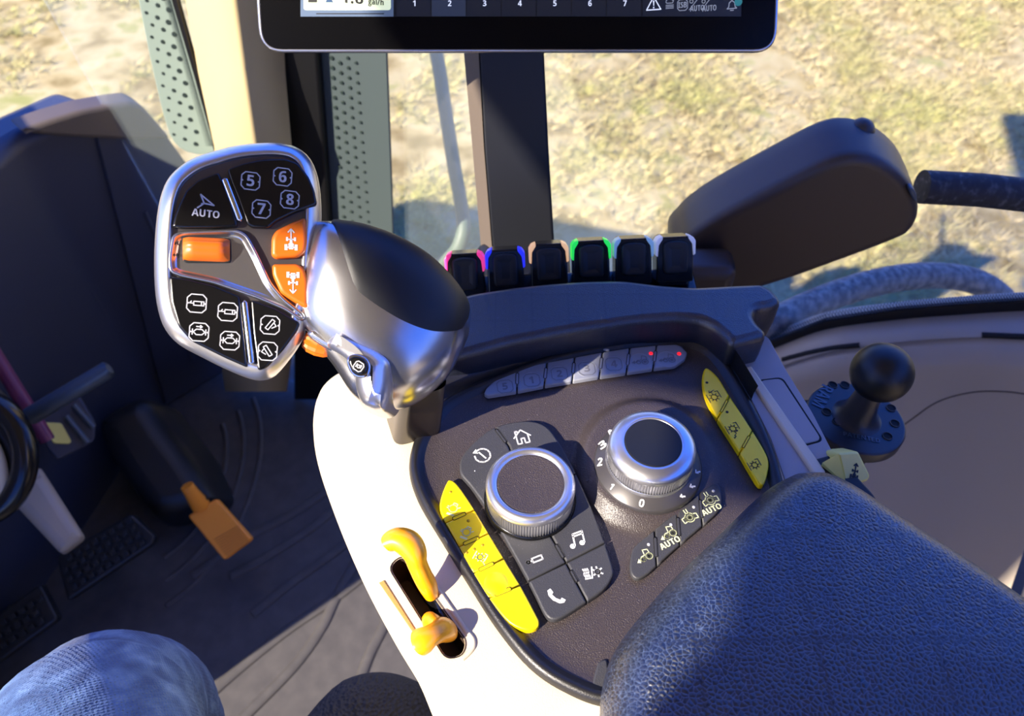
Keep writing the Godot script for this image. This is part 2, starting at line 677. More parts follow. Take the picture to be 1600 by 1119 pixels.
func speckled(base: Color, dots: Color, count: int, sd: int) -> ImageTexture:
	var im := Image.create(1024, 1024, false, Image.FORMAT_RGBA8)
	im.fill(base)
	var rng := RandomNumberGenerator.new()
	rng.seed = sd
	for i in count:
		var p := Vector2i(rng.randi() % 1020, rng.randi() % 1020)
		var c := base.lerp(dots, pow(rng.randf(), 2.5))
		im.set_pixelv(p, c)
		if rng.randf() < 0.7:
			im.set_pixelv(p + Vector2i(1, 0), c)
			im.set_pixelv(p + Vector2i(0, 1), c)
		if rng.randf() < 0.25:
			im.set_pixelv(p + Vector2i(1, 1), c)
			im.set_pixelv(p + Vector2i(2, 1), c)
			im.set_pixelv(p + Vector2i(1, 2), c)
	for i in 14:                             # hairs and scratches
		var q := Vector2(rng.randf() * 900 + 50, rng.randf() * 900 + 50)
		var d := Vector2.from_angle(rng.randf() * TAU)
		var c := base.lerp(dots, 0.35)
		for k in rng.randi_range(10, 45):
			q += d
			d = d.rotated(rng.randf_range(-0.12, 0.12))
			im.set_pixelv(Vector2i(q.clamp(Vector2.ZERO, Vector2(1023, 1023))), c)
	return ImageTexture.create_from_image(im)

func materials() -> void:
	bold = SystemFont.new()
	bold.font_names = PackedStringArray(["Droid Sans"])
	bold.font_weight = 700
	M.beige = grain(mat(Color(0.84, 0.78, 0.66), 0.5), 0.05, 40, 3, 0.5)
	M.cream_trim = grain(mat(Color(0.70, 0.63, 0.47), 0.55), 0.05, 40, 3, 0.4)  # the console beige, darkened for the weaker light on the corner post
	M.flank = grain(mat(Color(0.62, 0.60, 0.59), 0.45), 0.1, 40, 3, 0.5)  # shell beige greyed: the shade of its right side put into the colour
	M.panel = grain(mat(Color(0.63, 0.585, 0.53), 0.40), 0.06, 30, 3, 0.5)
	M.black = grain(mat(Color(1, 1, 1), 0.42), 0.16, 12, 4, 0.5)
	M.black.albedo_texture = speckled(Color(0.235, 0.205, 0.205), Color(0.80, 0.76, 0.74), 5200, 3)
	M.lip = grain(mat(Color(0.10, 0.095, 0.10), 0.38), 0.09, 30, 4, 0.4)
	M.key = grain(mat(Color(1, 1, 1), 0.5), 0.16, 14, 3, 0.3)
	M.key.albedo_texture = speckled(Color(0.215, 0.215, 0.225), Color(0.7, 0.7, 0.7), 1500, 5)
	M.gloss = mat(Color(0.05, 0.05, 0.055), 0.22)
	M.soft = grain(mat(Color(0.075, 0.08, 0.09), 0.5), 0.1, 50, 3, 0.3)
	M.groove = mat(Color(0.02, 0.02, 0.02), 0.8)
	M.leather = mat(Color(1, 1, 1), 0.36, 0.0, 0.71)
	M.leather.clearcoat_enabled = true
	M.leather.clearcoat = 0.25
	M.leather.albedo_color = Color(0.70, 0.80, 0.95)  # blue tint stands in for sky reflected on black leather
	M.leather.clearcoat_roughness = 0.4
	M.leather.normal_enabled = true
	var cell := noise(0.045, FastNoiseLite.TYPE_CELLULAR, 1, 4)
	cell.cellular_return_type = FastNoiseLite.RETURN_DISTANCE2_SUB
	cell.cellular_jitter = 1.0
	M.leather.normal_texture = ntex(cell, [], 512, 7)
	M.leather.normal_scale = 0.8
	M.leather.albedo_texture = ntex(cell, [[0.0, Color(0.50, 0.51, 0.54)], [0.06, Color(0.27, 0.285, 0.33)], [0.15, Color(0.09, 0.105, 0.15)], [1.0, Color(0.075, 0.09, 0.14)]], 512)
	tri_scale(M.leather, 19)
	M.leather_fine = M.leather.duplicate()
	M.leather_fine.normal_scale = 0.6
	M.leather_fine.albedo_color = Color(0.6, 0.63, 0.72)  # keeps the painted sky-blue cast on the hand rest
	tri_scale(M.leather_fine, 42)
	M.silver = mat(Color(0.74, 0.74, 0.76), 0.23, 0.95)
	M.chrome = mat(Color(0.86, 0.86, 0.87), 0.10, 1.0)
	M.satin = grain(mat(Color(0.84, 0.84, 0.86), 0.29, 0.92), 0.2, 30, 2, 0.2)
	M.gun = mat(Color(0.40, 0.38, 0.385), 0.33, 0.75)
	M.dial = mat(Color(0.26, 0.25, 0.255), 0.35, 0.3)
	M.stem = mat(Color(0.13, 0.105, 0.09), 0.25)
	M.orange = mat(Color(0.82, 0.39, 0.05), 0.38)
	M.pedal_orange = grain(mat(Color(0.95, 0.58, 0.16), 0.45), 0.1, 20, 3, 0.3)
	M.lever = mat(Color(1.0, 0.66, 0.0), 0.22)
	M.lever.clearcoat_enabled = true
	M.lever.clearcoat = 0.5
	M.yellow = mat(Color(0.99, 0.86, 0.02), 0.35)
	M.yellow_mark = mat(Color(0.62, 0.52, 0.02), 0.5)
	M.dark_mark = mat(Color(0.10, 0.10, 0.06), 0.5)
	M.pale_yellow = grain(mat(Color(0.90, 0.86, 0.48), 0.4), 0.1, 40, 3, 0.3)
	M.white = mat(Color(0.92, 0.92, 0.92), 0.5)
	M.cream = mat(Color(0.86, 0.88, 0.68), 0.5)
	M.silver_mark = mat(Color(0.76, 0.76, 0.77), 0.4)
	M.grey_key = mat(Color(0.54, 0.55, 0.58), 0.32)
	M.grey_mark = mat(Color(0.42, 0.42, 0.44), 0.4)
	M.red_led = mat(Color(0.7, 0.05, 0.08), 0.3)
	M.red_led.emission_enabled = true
	M.red_led.emission = Color(1, 0.1, 0.15)
	M.red_led.emission_energy_multiplier = 1.2
	M.tan_mark = grain(mat(Color(0.72, 0.58, 0.30), 0.6), 0.15, 60, 6)
	M.rubber = mat(Color(0.31, 0.295, 0.285), 0.7)
	M.rubber.albedo_texture = ntex(noise(0.02, FastNoiseLite.TYPE_SIMPLEX_SMOOTH, 4, 8), [[0.0, Color(0.82, 0.82, 0.84)], [1.0, Color(1, 1, 1)]])
	tri_scale(M.rubber, 3)
	M.dark = grain(mat(Color(0.19, 0.21, 0.28), 0.42), 0.08, 14, 3, 0.4)
	M.pedal = grain(mat(Color(0.09, 0.095, 0.105), 0.45), 0.08, 20, 3, 0.4)
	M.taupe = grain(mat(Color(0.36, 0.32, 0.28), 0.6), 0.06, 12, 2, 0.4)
	M.brown = grain(mat(Color(0.25, 0.20, 0.165), 0.42), 0.1, 30, 3, 0.4)
	M.post = mat(Color(0.06, 0.068, 0.095), 0.45)
	M.seal = mat(Color(0.03, 0.03, 0.035), 0.45)
	M.frit = mat(Color(0.50, 0.56, 0.52), 0.4)
	M.frit_grey = mat(Color(0.27, 0.31, 0.31), 0.4)
	M.dot = mat(Color(0.12, 0.17, 0.16), 0.5)
	M.magenta = mat(Color(0.42, 0.18, 0.32), 0.35)
	M.steel = mat(Color(0.32, 0.36, 0.40), 0.4, 0.4)
	M.dusty = mat(Color(1, 1, 1), 0.7)
	M.dusty.albedo_texture = ntex(noise(0.03, FastNoiseLite.TYPE_SIMPLEX_SMOOTH, 5, 12), [[0.3, Color(0.13, 0.14, 0.16)], [0.6, Color(0.17, 0.18, 0.20)], [0.85, Color(0.36, 0.36, 0.36)]], 256)
	tri_scale(M.dusty, 12)
	M.rail = mat(Color(1, 1, 1), 0.7)
	M.rail.albedo_texture = ntex(noise(0.03, FastNoiseLite.TYPE_SIMPLEX_SMOOTH, 5, 14), [[0.25, Color(0.28, 0.28, 0.28)], [0.75, Color(0.58, 0.56, 0.52)]], 256)
	tri_scale(M.rail, 9)
	M.pipe = mat(Color(0.36, 0.42, 0.36), 0.5)
	M.ram = grain(mat(Color(0.14, 0.155, 0.19), 0.36), 0.1, 40, 3, 0.3)
	M.rubber_ball = grain(mat(Color(0.045, 0.045, 0.05), 0.40), 0.1, 60, 3, 0.4)
	M.weave = mat(Color(0.20, 0.20, 0.21), 0.85)
	M.weave.normal_enabled = true
	var wc := noise(0.06, FastNoiseLite.TYPE_CELLULAR, 1, 9)
	M.weave.normal_texture = ntex(wc, [], 256, 14)
	tri_scale(M.weave, 22)
	M.denim = mat(Color(1, 1, 1), 0.9)
	var dn := noise(0.012, FastNoiseLite.TYPE_SIMPLEX_SMOOTH, 5, 21)
	M.denim.albedo_texture = ntex(dn, [[0.2, Color(0.17, 0.27, 0.44)], [0.5, Color(0.25, 0.37, 0.55)], [0.8, Color(0.40, 0.52, 0.68)]], 512)
	M.denim.normal_enabled = true
	M.denim.normal_texture = twill()
	tri_scale(M.denim, 7)
	M.denim.rim_enabled = true
	M.denim.rim = 0.15
	M.field = mat(Color(1, 1, 1), 0.95, 0.0, 0.1)
	M.field.albedo_texture = ntex(noise(0.008, FastNoiseLite.TYPE_SIMPLEX_SMOOTH, 6, 31), [[0.15, Color(0.45, 0.40, 0.26)], [0.4, Color(0.575, 0.525, 0.365)], [0.65, Color(0.62, 0.58, 0.43)], [0.9, Color(0.50, 0.50, 0.30)]], 1024)
	M.field.uv1_world_triplanar = true
	tri_scale(M.field, 0.35)
	M.grass = mat(Color(1, 1, 1), 0.8, 0.0, 0.2)
	M.grass.vertex_color_use_as_albedo = true
	M.grass.backlight_enabled = true
	M.grass.backlight = Color(0.3, 0.3, 0.15)
	M.glass = mat(Color(0.9, 0.96, 0.94, 0.04), 0.03)
	M.glass.transparency = BaseMaterial3D.TRANSPARENCY_ALPHA
	M.screen_dark = mat(Color(0.025, 0.025, 0.03), 0.2, 0.0, 0.3)
	M.hood = mat(Color(0.45, 0.05, 0.04), 0.3)

func twill() -> ImageTexture:               # the diagonal rib of denim as a relief
	var im := Image.create(256, 256, false, Image.FORMAT_RGBA8)
	var rng := RandomNumberGenerator.new()
	rng.seed = 6
	for y in 256:
		for x in 256:
			var h := 0.5 + 0.32 * sin((x + y * 2) * TAU / 8.0) + rng.randf_range(-0.18, 0.18)
			im.set_pixel(x, y, Color(h, h, h))
	im.bump_map_to_normal_map(3.0)
	return ImageTexture.create_from_image(im)

func glow(c: Color, e: float) -> StandardMaterial3D:
	var s := mat(c, 0.3)
	s.emission_enabled = true
	s.emission = c
	s.emission_energy_multiplier = e
	return s

# ---------- the cab itself ----------
func setting() -> void:
	var m := nm()
	cbox(m, -0.85, 0.98, -1.05, 0.80, -0.06, 0.0, 0.004)
	var fl := struct("floor", m, M.rubber, "dark grey rubber cab floor mat with long raised ribs, sunlit near the console", "floor")
	for a in [[300, 1128, 332, 1082, 442, 990, 538, 924, 640, 840], [372, 1130, 385, 1117, 459, 1042, 503, 981, 530, 925, 600, 800], [540, 1120, 556, 1082, 577, 1025, 604, 970, 640, 880], [300, 900, 390, 838, 470, 795, 560, 730], [360, 900, 420, 868, 500, 815, 590, 735], [395, 960, 450, 915, 540, 850, 610, 790]]:
		var pts := []
		for i in a.size() / 2:
			pts.append(hp(a[2 * i], a[2 * i + 1], 0.0))
		m = nm()
		tube(m, cr3(pts, 6), 0.008, 10, true, 0.5)
		obj("rib", m, M.rubber, fl)
	for q in [[372, 752, 0.075], [372, 752, 0.095], [372, 752, 0.115]]:   # the pressed rings round the throttle pedal
		var c := hp(250, 745, 0.0)
		var pts := []
		for k in 15:
			pts.append(c + Vector3(cos(-1.1 + k * 0.13) * q[2] * 1.35, 0, -sin(-1.1 + k * 0.13) * q[2] * 2.1))
		m = nm()
		tube(m, pts, 0.004, 8, true, 0.6)
		obj("rib", m, M.rubber, fl)
	# front wall: the dark cowl ahead of the pedals
	var k0 := hp(257, 633, 0.0)
	var k1 := hp(347, 578, 0.0)
	m = nm()
	var T := hf(0.0)
	var foot := PackedVector2Array()
	for p in [k0, k1, k1 + FWD * 0.08 + RGT * 0.02, k0 + FWD * 0.08, k0 + FWD * 0.08 - RGT * 0.42, k0 - RGT * 0.42]:
		foot.append(Vector2(p.x, -p.z))
	plate(m, T, rounded(ccw(foot), 0.02), bev(-0.06, 0.54, 0.02), true, true)
	var wf := struct("wall_front", m, M.dark, "dark blue-black front cowl of the cab, standing above the pedals", "wall")
	var side := (k1 - k0).cross(Vector3.UP).normalized()
	if side.dot(CAM - k0) < 0:
		side = -side
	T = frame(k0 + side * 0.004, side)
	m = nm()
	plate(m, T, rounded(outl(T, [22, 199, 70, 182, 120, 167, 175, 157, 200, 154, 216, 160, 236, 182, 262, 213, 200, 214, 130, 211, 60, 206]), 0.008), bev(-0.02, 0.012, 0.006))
	obj("cap", m, M.taupe, wf)  # taupe patch stands in for light on the upper cowl face
	m = nm()
	cbox(m, 0.80, 1.1, -1.05, 0.24, -0.06, 0.24)
	obj("sill", m, M.dark, wf)
	m = nm()
	plate(m, T, rounded(outl(T, [150, 212, 216, 170, 236, 186, 262, 215, 300, 268, 345, 330, 352, 576, 347, 580, 257, 632]), 0.006), bev(-0.03, 0.002, 0.002), true, true)
	obj("side_panel", m, M.dark, wf)
	for a in [[60, 330, 150, 470, 180, 530], [225, 330, 262, 420, 300, 560]]:
		var pts := []
		for i in a.size() / 2:
			pts.append(on_plane(a[2 * i], a[2 * i + 1], T.origin, T.basis.z))
		m = nm()
		tube(m, cr3(pts, 5), 0.004, 8)
		obj("seam", m, M.dark, wf)
	# right A-pillar
	var rows := []
	var ins := []
	for e in [[-70, 285, 358, 432, 0.77], [0, 290, 362, 440, 0.80], [115, 310, 378, 446, 0.85], [230, 335, 396, 456, 0.90], [420, 343, 412, 462, 1.10], [540, 347, 410, 458, 1.24], [590, 348, 400, 452, 1.31], [612, 352, 400, 448, 1.33]]:
		var y: float = e[0]
		var t: float = e[4]
		var a := at(e[1], y, t)
		var b := at(e[3], y, t)
		var back := Vector3(-0.25, 0, -0.97) * 0.07
		var ridge := at(e[2], y, t - 0.035)
		rows.append(PackedVector3Array([a + back, a, a.lerp(ridge, 0.7), ridge, ridge.lerp(b, 0.12), b, b + back]))
		ins.append((a + b) / 2 + back * 0.5)
	m = nm()
	var dense := []
	for row in rows:
		dense.append(row)
	skin(m, dense, true, ins)
	struct("trim_1", m, M.cream_trim, "cream front corner post of the cab, sunlit on its left face", "post")
	# black rubber seal and printed band on the glass beside the post
	m = nm()
	var pr := -RGT
	var po := RGT * 0.715
	T = frame(po, pr, -FWD)
	plate(m, T, outl(T, [440, -60, 448, 85, 452, 230, 462, 420, 462, 620, 560, 620, 524, 440, 512, 250, 500, 85, 494, -60]), bev(-0.004, 0.008, 0.003))
	struct("trim_2", m, M.seal, "black rubber window seal beside the cream corner post", "seal")
	# windows
	m = nm()
	var pane := PackedVector2Array()
	for p in [[-0.85, 0.02], [0.66, 0.02], [0.86, 1.75], [-0.85, 1.75]]:
		pane.append(Vector2(-p[0], p[1]))
	T = frame(RGT * 0.735, -RGT, -FWD)
	plate(m, T, ccw(pane), bev(-0.002, 0.002, 0.0005, 1), true, true)
	var w2 := struct("window_1", m, M.glass, "clear right side window of the cab looking onto the dry field", "window")
	T = frame(RGT * 0.722, -RGT, -FWD)
	m = nm()
	plate(m, T, outl(T, [494, -60, 500, 85, 512, 250, 524, 440, 540, 560, 628, 560, 618, 440, 612, 250, 606, 85, 600, -60]), bev(0, 0.003, 0.001, 1))
	obj("frit_band", m, M.frit_grey, w2)
	m = nm()
	for j in 24:
		for i in 4:
			var y: float = 88 + j * 15.5 + (i % 2) * 7.7
			var x: float = 520 + i * 12.5 + (y - 85) * 0.075
			plate(m, T, circle(loc(T, x, y), 0.0026 - 0.0002 * i, 8), bev(0.002, 0.0045, 0.0005, 1))
	obj("dot", m, M.dot, w2).set_meta("kind", "stuff")
	# windscreen
	var wa := cab(0.93, -0.98, 0.5)
	var wb := cab(0.86, 0.60, 0.5)
	var top := FWD * -0.10 + Vector3(0, 1.25, 0)
	m = nm()
	var wn := (wb - wa).cross(top).normalized()
	for s in [1.0, -1.0]:
		quad(m, wa + wn * 0.002 * s, wb + wn * 0.002 * s, wb + top + wn * 0.002 * s, wa + top + wn * 0.002 * s, wn * s)
	struct("window_2", m, M.glass, "clear windscreen of the cab over the dark cowl", "window")
	# dotted band at the right edge of the windscreen
	var fa := at(215, 0, 0.82)
	var fn := (at(300, 0, 0.82) - fa).cross(at(285, 240, 0.95) - fa).normalized()
	T = frame(fa, fn if fn.dot(CAM - fa) > 0 else -fn)
	m = nm()
	plate(m, T, chaikin(outl(T, [206, -70, 218, 0, 240, 110, 262, 200, 276, 226, 300, 239, 335, 240, 338, 225, 306, 115, 272, 0, 254, -70]), 1), bev(-0.003, 0.003, 0.001))
	var fb := struct("trim_3", m, M.frit, "pale grey-green printed band with dark dots beside the cream corner post", "glass band")
	m = nm()
	for j in 14:
		for i in 3:
			var y: float = -20 + j * 19.0 + i * 7.5
			var x: float = 226 + i * 15.5 + y * 0.225 + j % 2 * 5
			if y < 225 and x < 322:
				plate(m, T, circle(loc(T, x, y), 0.0030 - 0.0005 * (2 - i), 9), bev(0.002, 0.0036, 0.0004, 1))
	obj("dot", m, M.dot, fb).set_meta("kind", "stuff")
	m = nm()
	plate(m, T, outl(T, [252, -70, 270, 0, 304, 115, 331, 212, 336, 238, 341, 238, 338, 222, 312, 115, 280, 0, 262, -70]), bev(-0.003, 0.0045, 0.001, 1))
	obj("edge_seal", m, M.seal, fb)
	m = nm()
	for j in 90:
		for i in 4:
			var y: float = -10 + j * 2.7
			var x: float = 267 - i * 2.6 + y * 0.287
			if y < 225:
				plate(m, T, circle(loc(T, x, y), 0.0009 - 0.00016 * i, 6), [Vector2(0, 0.003), Vector2(0, 0.0034)])
	obj("halftone", m, M.dot, fb).set_meta("kind", "stuff")
	# right wall: the swelling trim panel under the side window
	var outer := [[1080, 600], [1150, 568], [1210, 545], [1290, 516], [1400, 501], [1500, 493], [1600, 487], [1760, 482]]
	var front := [[1070, 650], [1150, 620], [1215, 588], [1300, 564], [1400, 550], [1500, 543], [1600, 545], [1760, 552]]
	rows = []
	ins = []
	for i in outer.size():
		var a := on_plane(outer[i][0], outer[i][1], RGT * 0.70, RGT)
		var b := hp(front[i][0], front[i][1], a.y - 0.006)
		var d := b - a
		var row := PackedVector3Array([a + RGT * 0.03 + Vector3(0, -0.03, 0), a + RGT * 0.03, a, a.lerp(b, 0.3) + Vector3(0, 0.002, 0), a.lerp(b, 0.7)])
		for k in 5:
			var an := PI / 2 * k / 4
			row.append(b + Vector3(0, -0.03 + 0.03 * cos(an) - 0.004, 0.03 * sin(an) - 0.02))
		for k in 5:
			var w := (k + 1) / 5.0
			row.append(Vector3(b.x - 0.01 * w, (b.y - 0.03) * (1 - w) - 0.02 * w, b.z + 0.01 + 0.24 * w * (0.55 + 0.45 * w)))
		row.append(Vector3(b.x, -0.04, a.z - 0.04))
		rows.append(row)
		ins.append(Vector3(b.x, 0.2, (a.z + b.z) / 2))
	m = nm()
	var fine := []
	var fins := []
	for i in rows.size() - 1:
		for k in 6:
			var row := PackedVector3Array()
			for j in rows[0].size():
				row.append((rows[i][j] as Vector3).cubic_interpolate(rows[i + 1][j], rows[maxi(i - 1, 0)][j], rows[mini(i + 2, rows.size() - 1)][j], k / 6.0))
			fine.append(row)
			fins.append((ins[i] as Vector3).lerp(ins[i + 1], k / 6.0))
	skin(m, fine, true, fins)
	var wr := struct("wall_right", m, M.panel, "brown-grey moulded side panel below the right window", "wall")
	var seam := nm()
	tube(seam, drape(m, [1330, 720, 1415, 662, 1465, 628, 1520, 613, 1570, 612, 1610, 617], 0.0001, 5), 0.0008, 6)
	obj("seam", seam, M.brown, wr)
	for a in [[1222, 562, 1260, 552, 1300, 544, 1343, 539], [1534, 523, 1560, 524, 1610, 526]]:
		var vent := nm()
		tube(vent, drape(m, a, -0.001, 5), 0.0034, 10, true, 0.9)
		obj("vent_slot", vent, M.groove, wr)
	# black printed edge of the side window along the panel
	T = frame(RGT * 0.703, -RGT, -FWD)
	var lo := [[1120, 590], [1210, 549], [1290, 520], [1400, 505], [1500, 497], [1600, 491], [1760, 486]]
	var hi := [[1120, 570], [1205, 533], [1290, 500], [1400, 483], [1500, 475], [1600, 469], [1760, 464]]
	m = nm()
	var edge := PackedVector2Array()
	for p in lo:
		edge.append(loc(T, p[0], p[1]))
	hi.reverse()
	for p in hi:
		edge.append(loc(T, p[0], p[1]))
	plate(m, T, ccw(edge), bev(-0.004, 0.002, 0.001, 1))
	obj("frit_edge", m, M.seal, w2)
	m = nm()
	hi.reverse()
	for i in hi.size() - 2:
		for k in 22:
			var q := Vector2(hi[i + 1][0], hi[i + 1][1]).lerp(Vector2(hi[mini(i + 2, 6)][0], hi[mini(i + 2, 6)][1]), k / 22.0)
			for j in 4:
				plate(m, T, circle(loc(T, q.x + j % 2 * 2, q.y - 1.5 - j * 3.2), 0.00125 - 0.00022 * j, 6), [Vector2(0, 0.0), Vector2(0, 0.002)])
	obj("halftone", m, M.seal, w2).set_meta("kind", "stuff")
	# what stands behind and beside the driver
	m = nm()
	cbox(m, -0.9, 0.81, -1.05, 0.78, 1.75, 1.81)
	cbox(m, 0.80, 0.855, -0.93, 0.78, 1.74, 1.80)  # front steps added to hold sun off panel, hand rest and side wall
	cbox(m, 0.84, 0.93, -0.862, 0.78, 1.74, 1.80)
	cbox(m, 0.92, 1.0, -0.76, 0.78, 1.74, 1.80)
	struct("ceiling", m, M.panel, "cab roof above the driver with front steps added for shade, out of the picture", "ceiling")
	m = nm()
	cbox(m, -0.85, 0.80, -1.05, -1.0, -0.06, 0.30)
	cbox(m, -0.85, 0.55, -1.05, -0.99, 1.42, 1.76)  # header added above the door to keep sun off the right wall
	struct("wall_left", m, M.panel, "low left door sill of the cab with a header added against the sun, out of the picture", "wall")
	m = nm()
	cbox(m, -0.85, 0.80, -1.03, -1.02, 0.30, 1.75, 0.002)
	struct("window_3", m, M.glass, "glass of the left cab door, out of the picture", "window")
	m = nm()
	cbox(m, -0.90, -0.85, -1.05, 0.78, -0.06, 0.95)
	struct("wall_back", m, M.panel, "rear wall of the cab behind the seat, out of the picture", "wall")
	m = nm()
	cbox(m, -0.88, -0.87, -1.05, 0.78, 0.95, 1.75, 0.002)
	struct("window_4", m, M.glass, "rear window of the cab, out of the picture", "window")
	m = nm()
	var pc := Vector3(-1.0, 0, 0.80)
	rbox(m, Transform3D(Basis(Vector3(-0.78, 0, 0.62), Vector3(-0.62, 0, -0.78), Vector3.UP), pc + Vector3(0, 0.87, 0)), Vector3(0.10, 0.10, 1.80), 0.02)
	struct("trim_4", m, M.panel, "left front corner post of the cab, out of the picture", "post")
	m = nm()
	cbox(m, -0.86, -0.78, -1.04, -0.96, 0.0, 1.76, 0.02)
	struct("trim_5", m, M.panel, "left rear corner post of the cab, out of the picture", "post")
	m = nm()
	cbox(m, -0.86, -0.78, 0.70, 0.78, 0.0, 1.76, 0.02)
	struct("trim_6", m, M.panel, "right rear corner post of the cab, out of the picture", "post")

func outside() -> void:
	var m := nm()
	for s in [[-40, -40, 40, 40]]:
		quad(m, Vector3(s[0], -1.3, s[1]), Vector3(s[2], -1.3, s[1]), Vector3(s[2], -1.3, s[3]), Vector3(s[0], -1.3, s[3]), Vector3.UP)
		quad(m, Vector3(s[0], -1.6, s[1]), Vector3(s[2], -1.6, s[1]), Vector3(s[2], -1.6, s[3]), Vector3(s[0], -1.6, s[3]), Vector3.DOWN)
	struct("ground", m, M.field, "dry straw-coloured field outside the cab windows", "ground")
	# tufts of dry grass
	var tuft := nm()
	var rng := RandomNumberGenerator.new()
	rng.seed = 5
	for i in 9:
		var a := rng.randf() * TAU
		var o := Vector3(cos(a), 0, sin(a)) * rng.randf() * 0.03
		var lean := Vector3(cos(a + rng.randf()), 0, sin(a + rng.randf())) * rng.randf_range(0.02, 0.06)
		var w := Vector3(-sin(a), 0, cos(a)) * 0.004
		var tip := o + lean + Vector3(0, rng.randf_range(0.012, 0.045), 0)
		quad(tuft, o - w, o + w, tip + w * 0.1, tip - w * 0.1, Vector3(0, 1, 0.3))
	var mm := MultiMesh.new()
	mm.transform_format = MultiMesh.TRANSFORM_3D
	mm.use_colors = true
	mm.mesh = mesh(tuft)
	var patch := noise(0.55, FastNoiseLite.TYPE_SIMPLEX_SMOOTH, 3, 77)
	var put := []
	var cols := []
	for i in 60000:
		var p := Vector3(rng.randf_range(-5.0, 5.0), -1.3, rng.randf_range(-7.5, -1.4))
		var d := patch.get_noise_2d(p.x * 2.0, p.z * 2.0)
		if rng.randf() > 0.30 + d * 0.9 + clampf(p.x * 0.16, -0.3, 0.4):
			continue
		var s := rng.randf_range(0.5, 1.25)
		put.append(Transform3D(Basis.from_euler(Vector3(0, rng.randf() * TAU, 0)).scaled(Vector3.ONE * s), p))
		var g := clampf(0.3 + d * 0.9 + rng.randf_range(-0.3, 0.3), 0, 1)
		cols.append(Color(0.47, 0.385, 0.19).lerp(Color(0.33, 0.32, 0.095), g) * rng.randf_range(0.7, 1.15))
	mm.instance_count = put.size()
	for i in put.size():
		mm.set_instance_transform(i, put[i])
		mm.set_instance_color(i, cols[i])
	var gr := MultiMeshInstance3D.new()
	gr.name = "grass"
	gr.multimesh = mm
	gr.material_override = M.grass
	add_child(gr)
	tag(gr, "short dry yellow-green grass growing over the field", "grass")
	gr.set_meta("kind", "stuff")
	# the engine hood ahead of the cab throws its shade on the field
	m = nm()
	cbox(m, 1.15, 3.0, -0.62, 0.52, -0.7, 0.80, 0.12)
	tag(obj("engine_hood", m, M.hood), "red engine hood ahead of the cab, outside the picture", "hood")
	# hand rail beyond the side window
	m = nm()
	tube(m, cr3([at(640, -120, 1.10), at(682, 85, 1.10), at(694, 160, 1.10), at(708, 250, 1.10), at(722, 330, 1.10), at(722, 370, 1.10), at(700, 405, 1.12), at(640, 440, 1.18)], 6), 0.0098, 14)
	tag(obj("hand_rail", m, M.pipe), "thin grey-green bent hand rail seen through the side window", "rail")
	m = nm()
	tube(m, cr3([at(1100, 560, 0.98), at(1215, 500, 1.0), at(1290, 466, 1.02), at(1370, 441, 1.04), at(1440, 431, 1.06), at(1500, 434, 1.08), at(1545, 450, 1.09), at(1578, 485, 1.10), at(1590, 540, 1.10)], 6), 0.019, 18, true, 0.9)
	tag(obj("dusty_rail", m, M.rail), "thick dusty grey curved rail outside, low behind the side window", "rail")

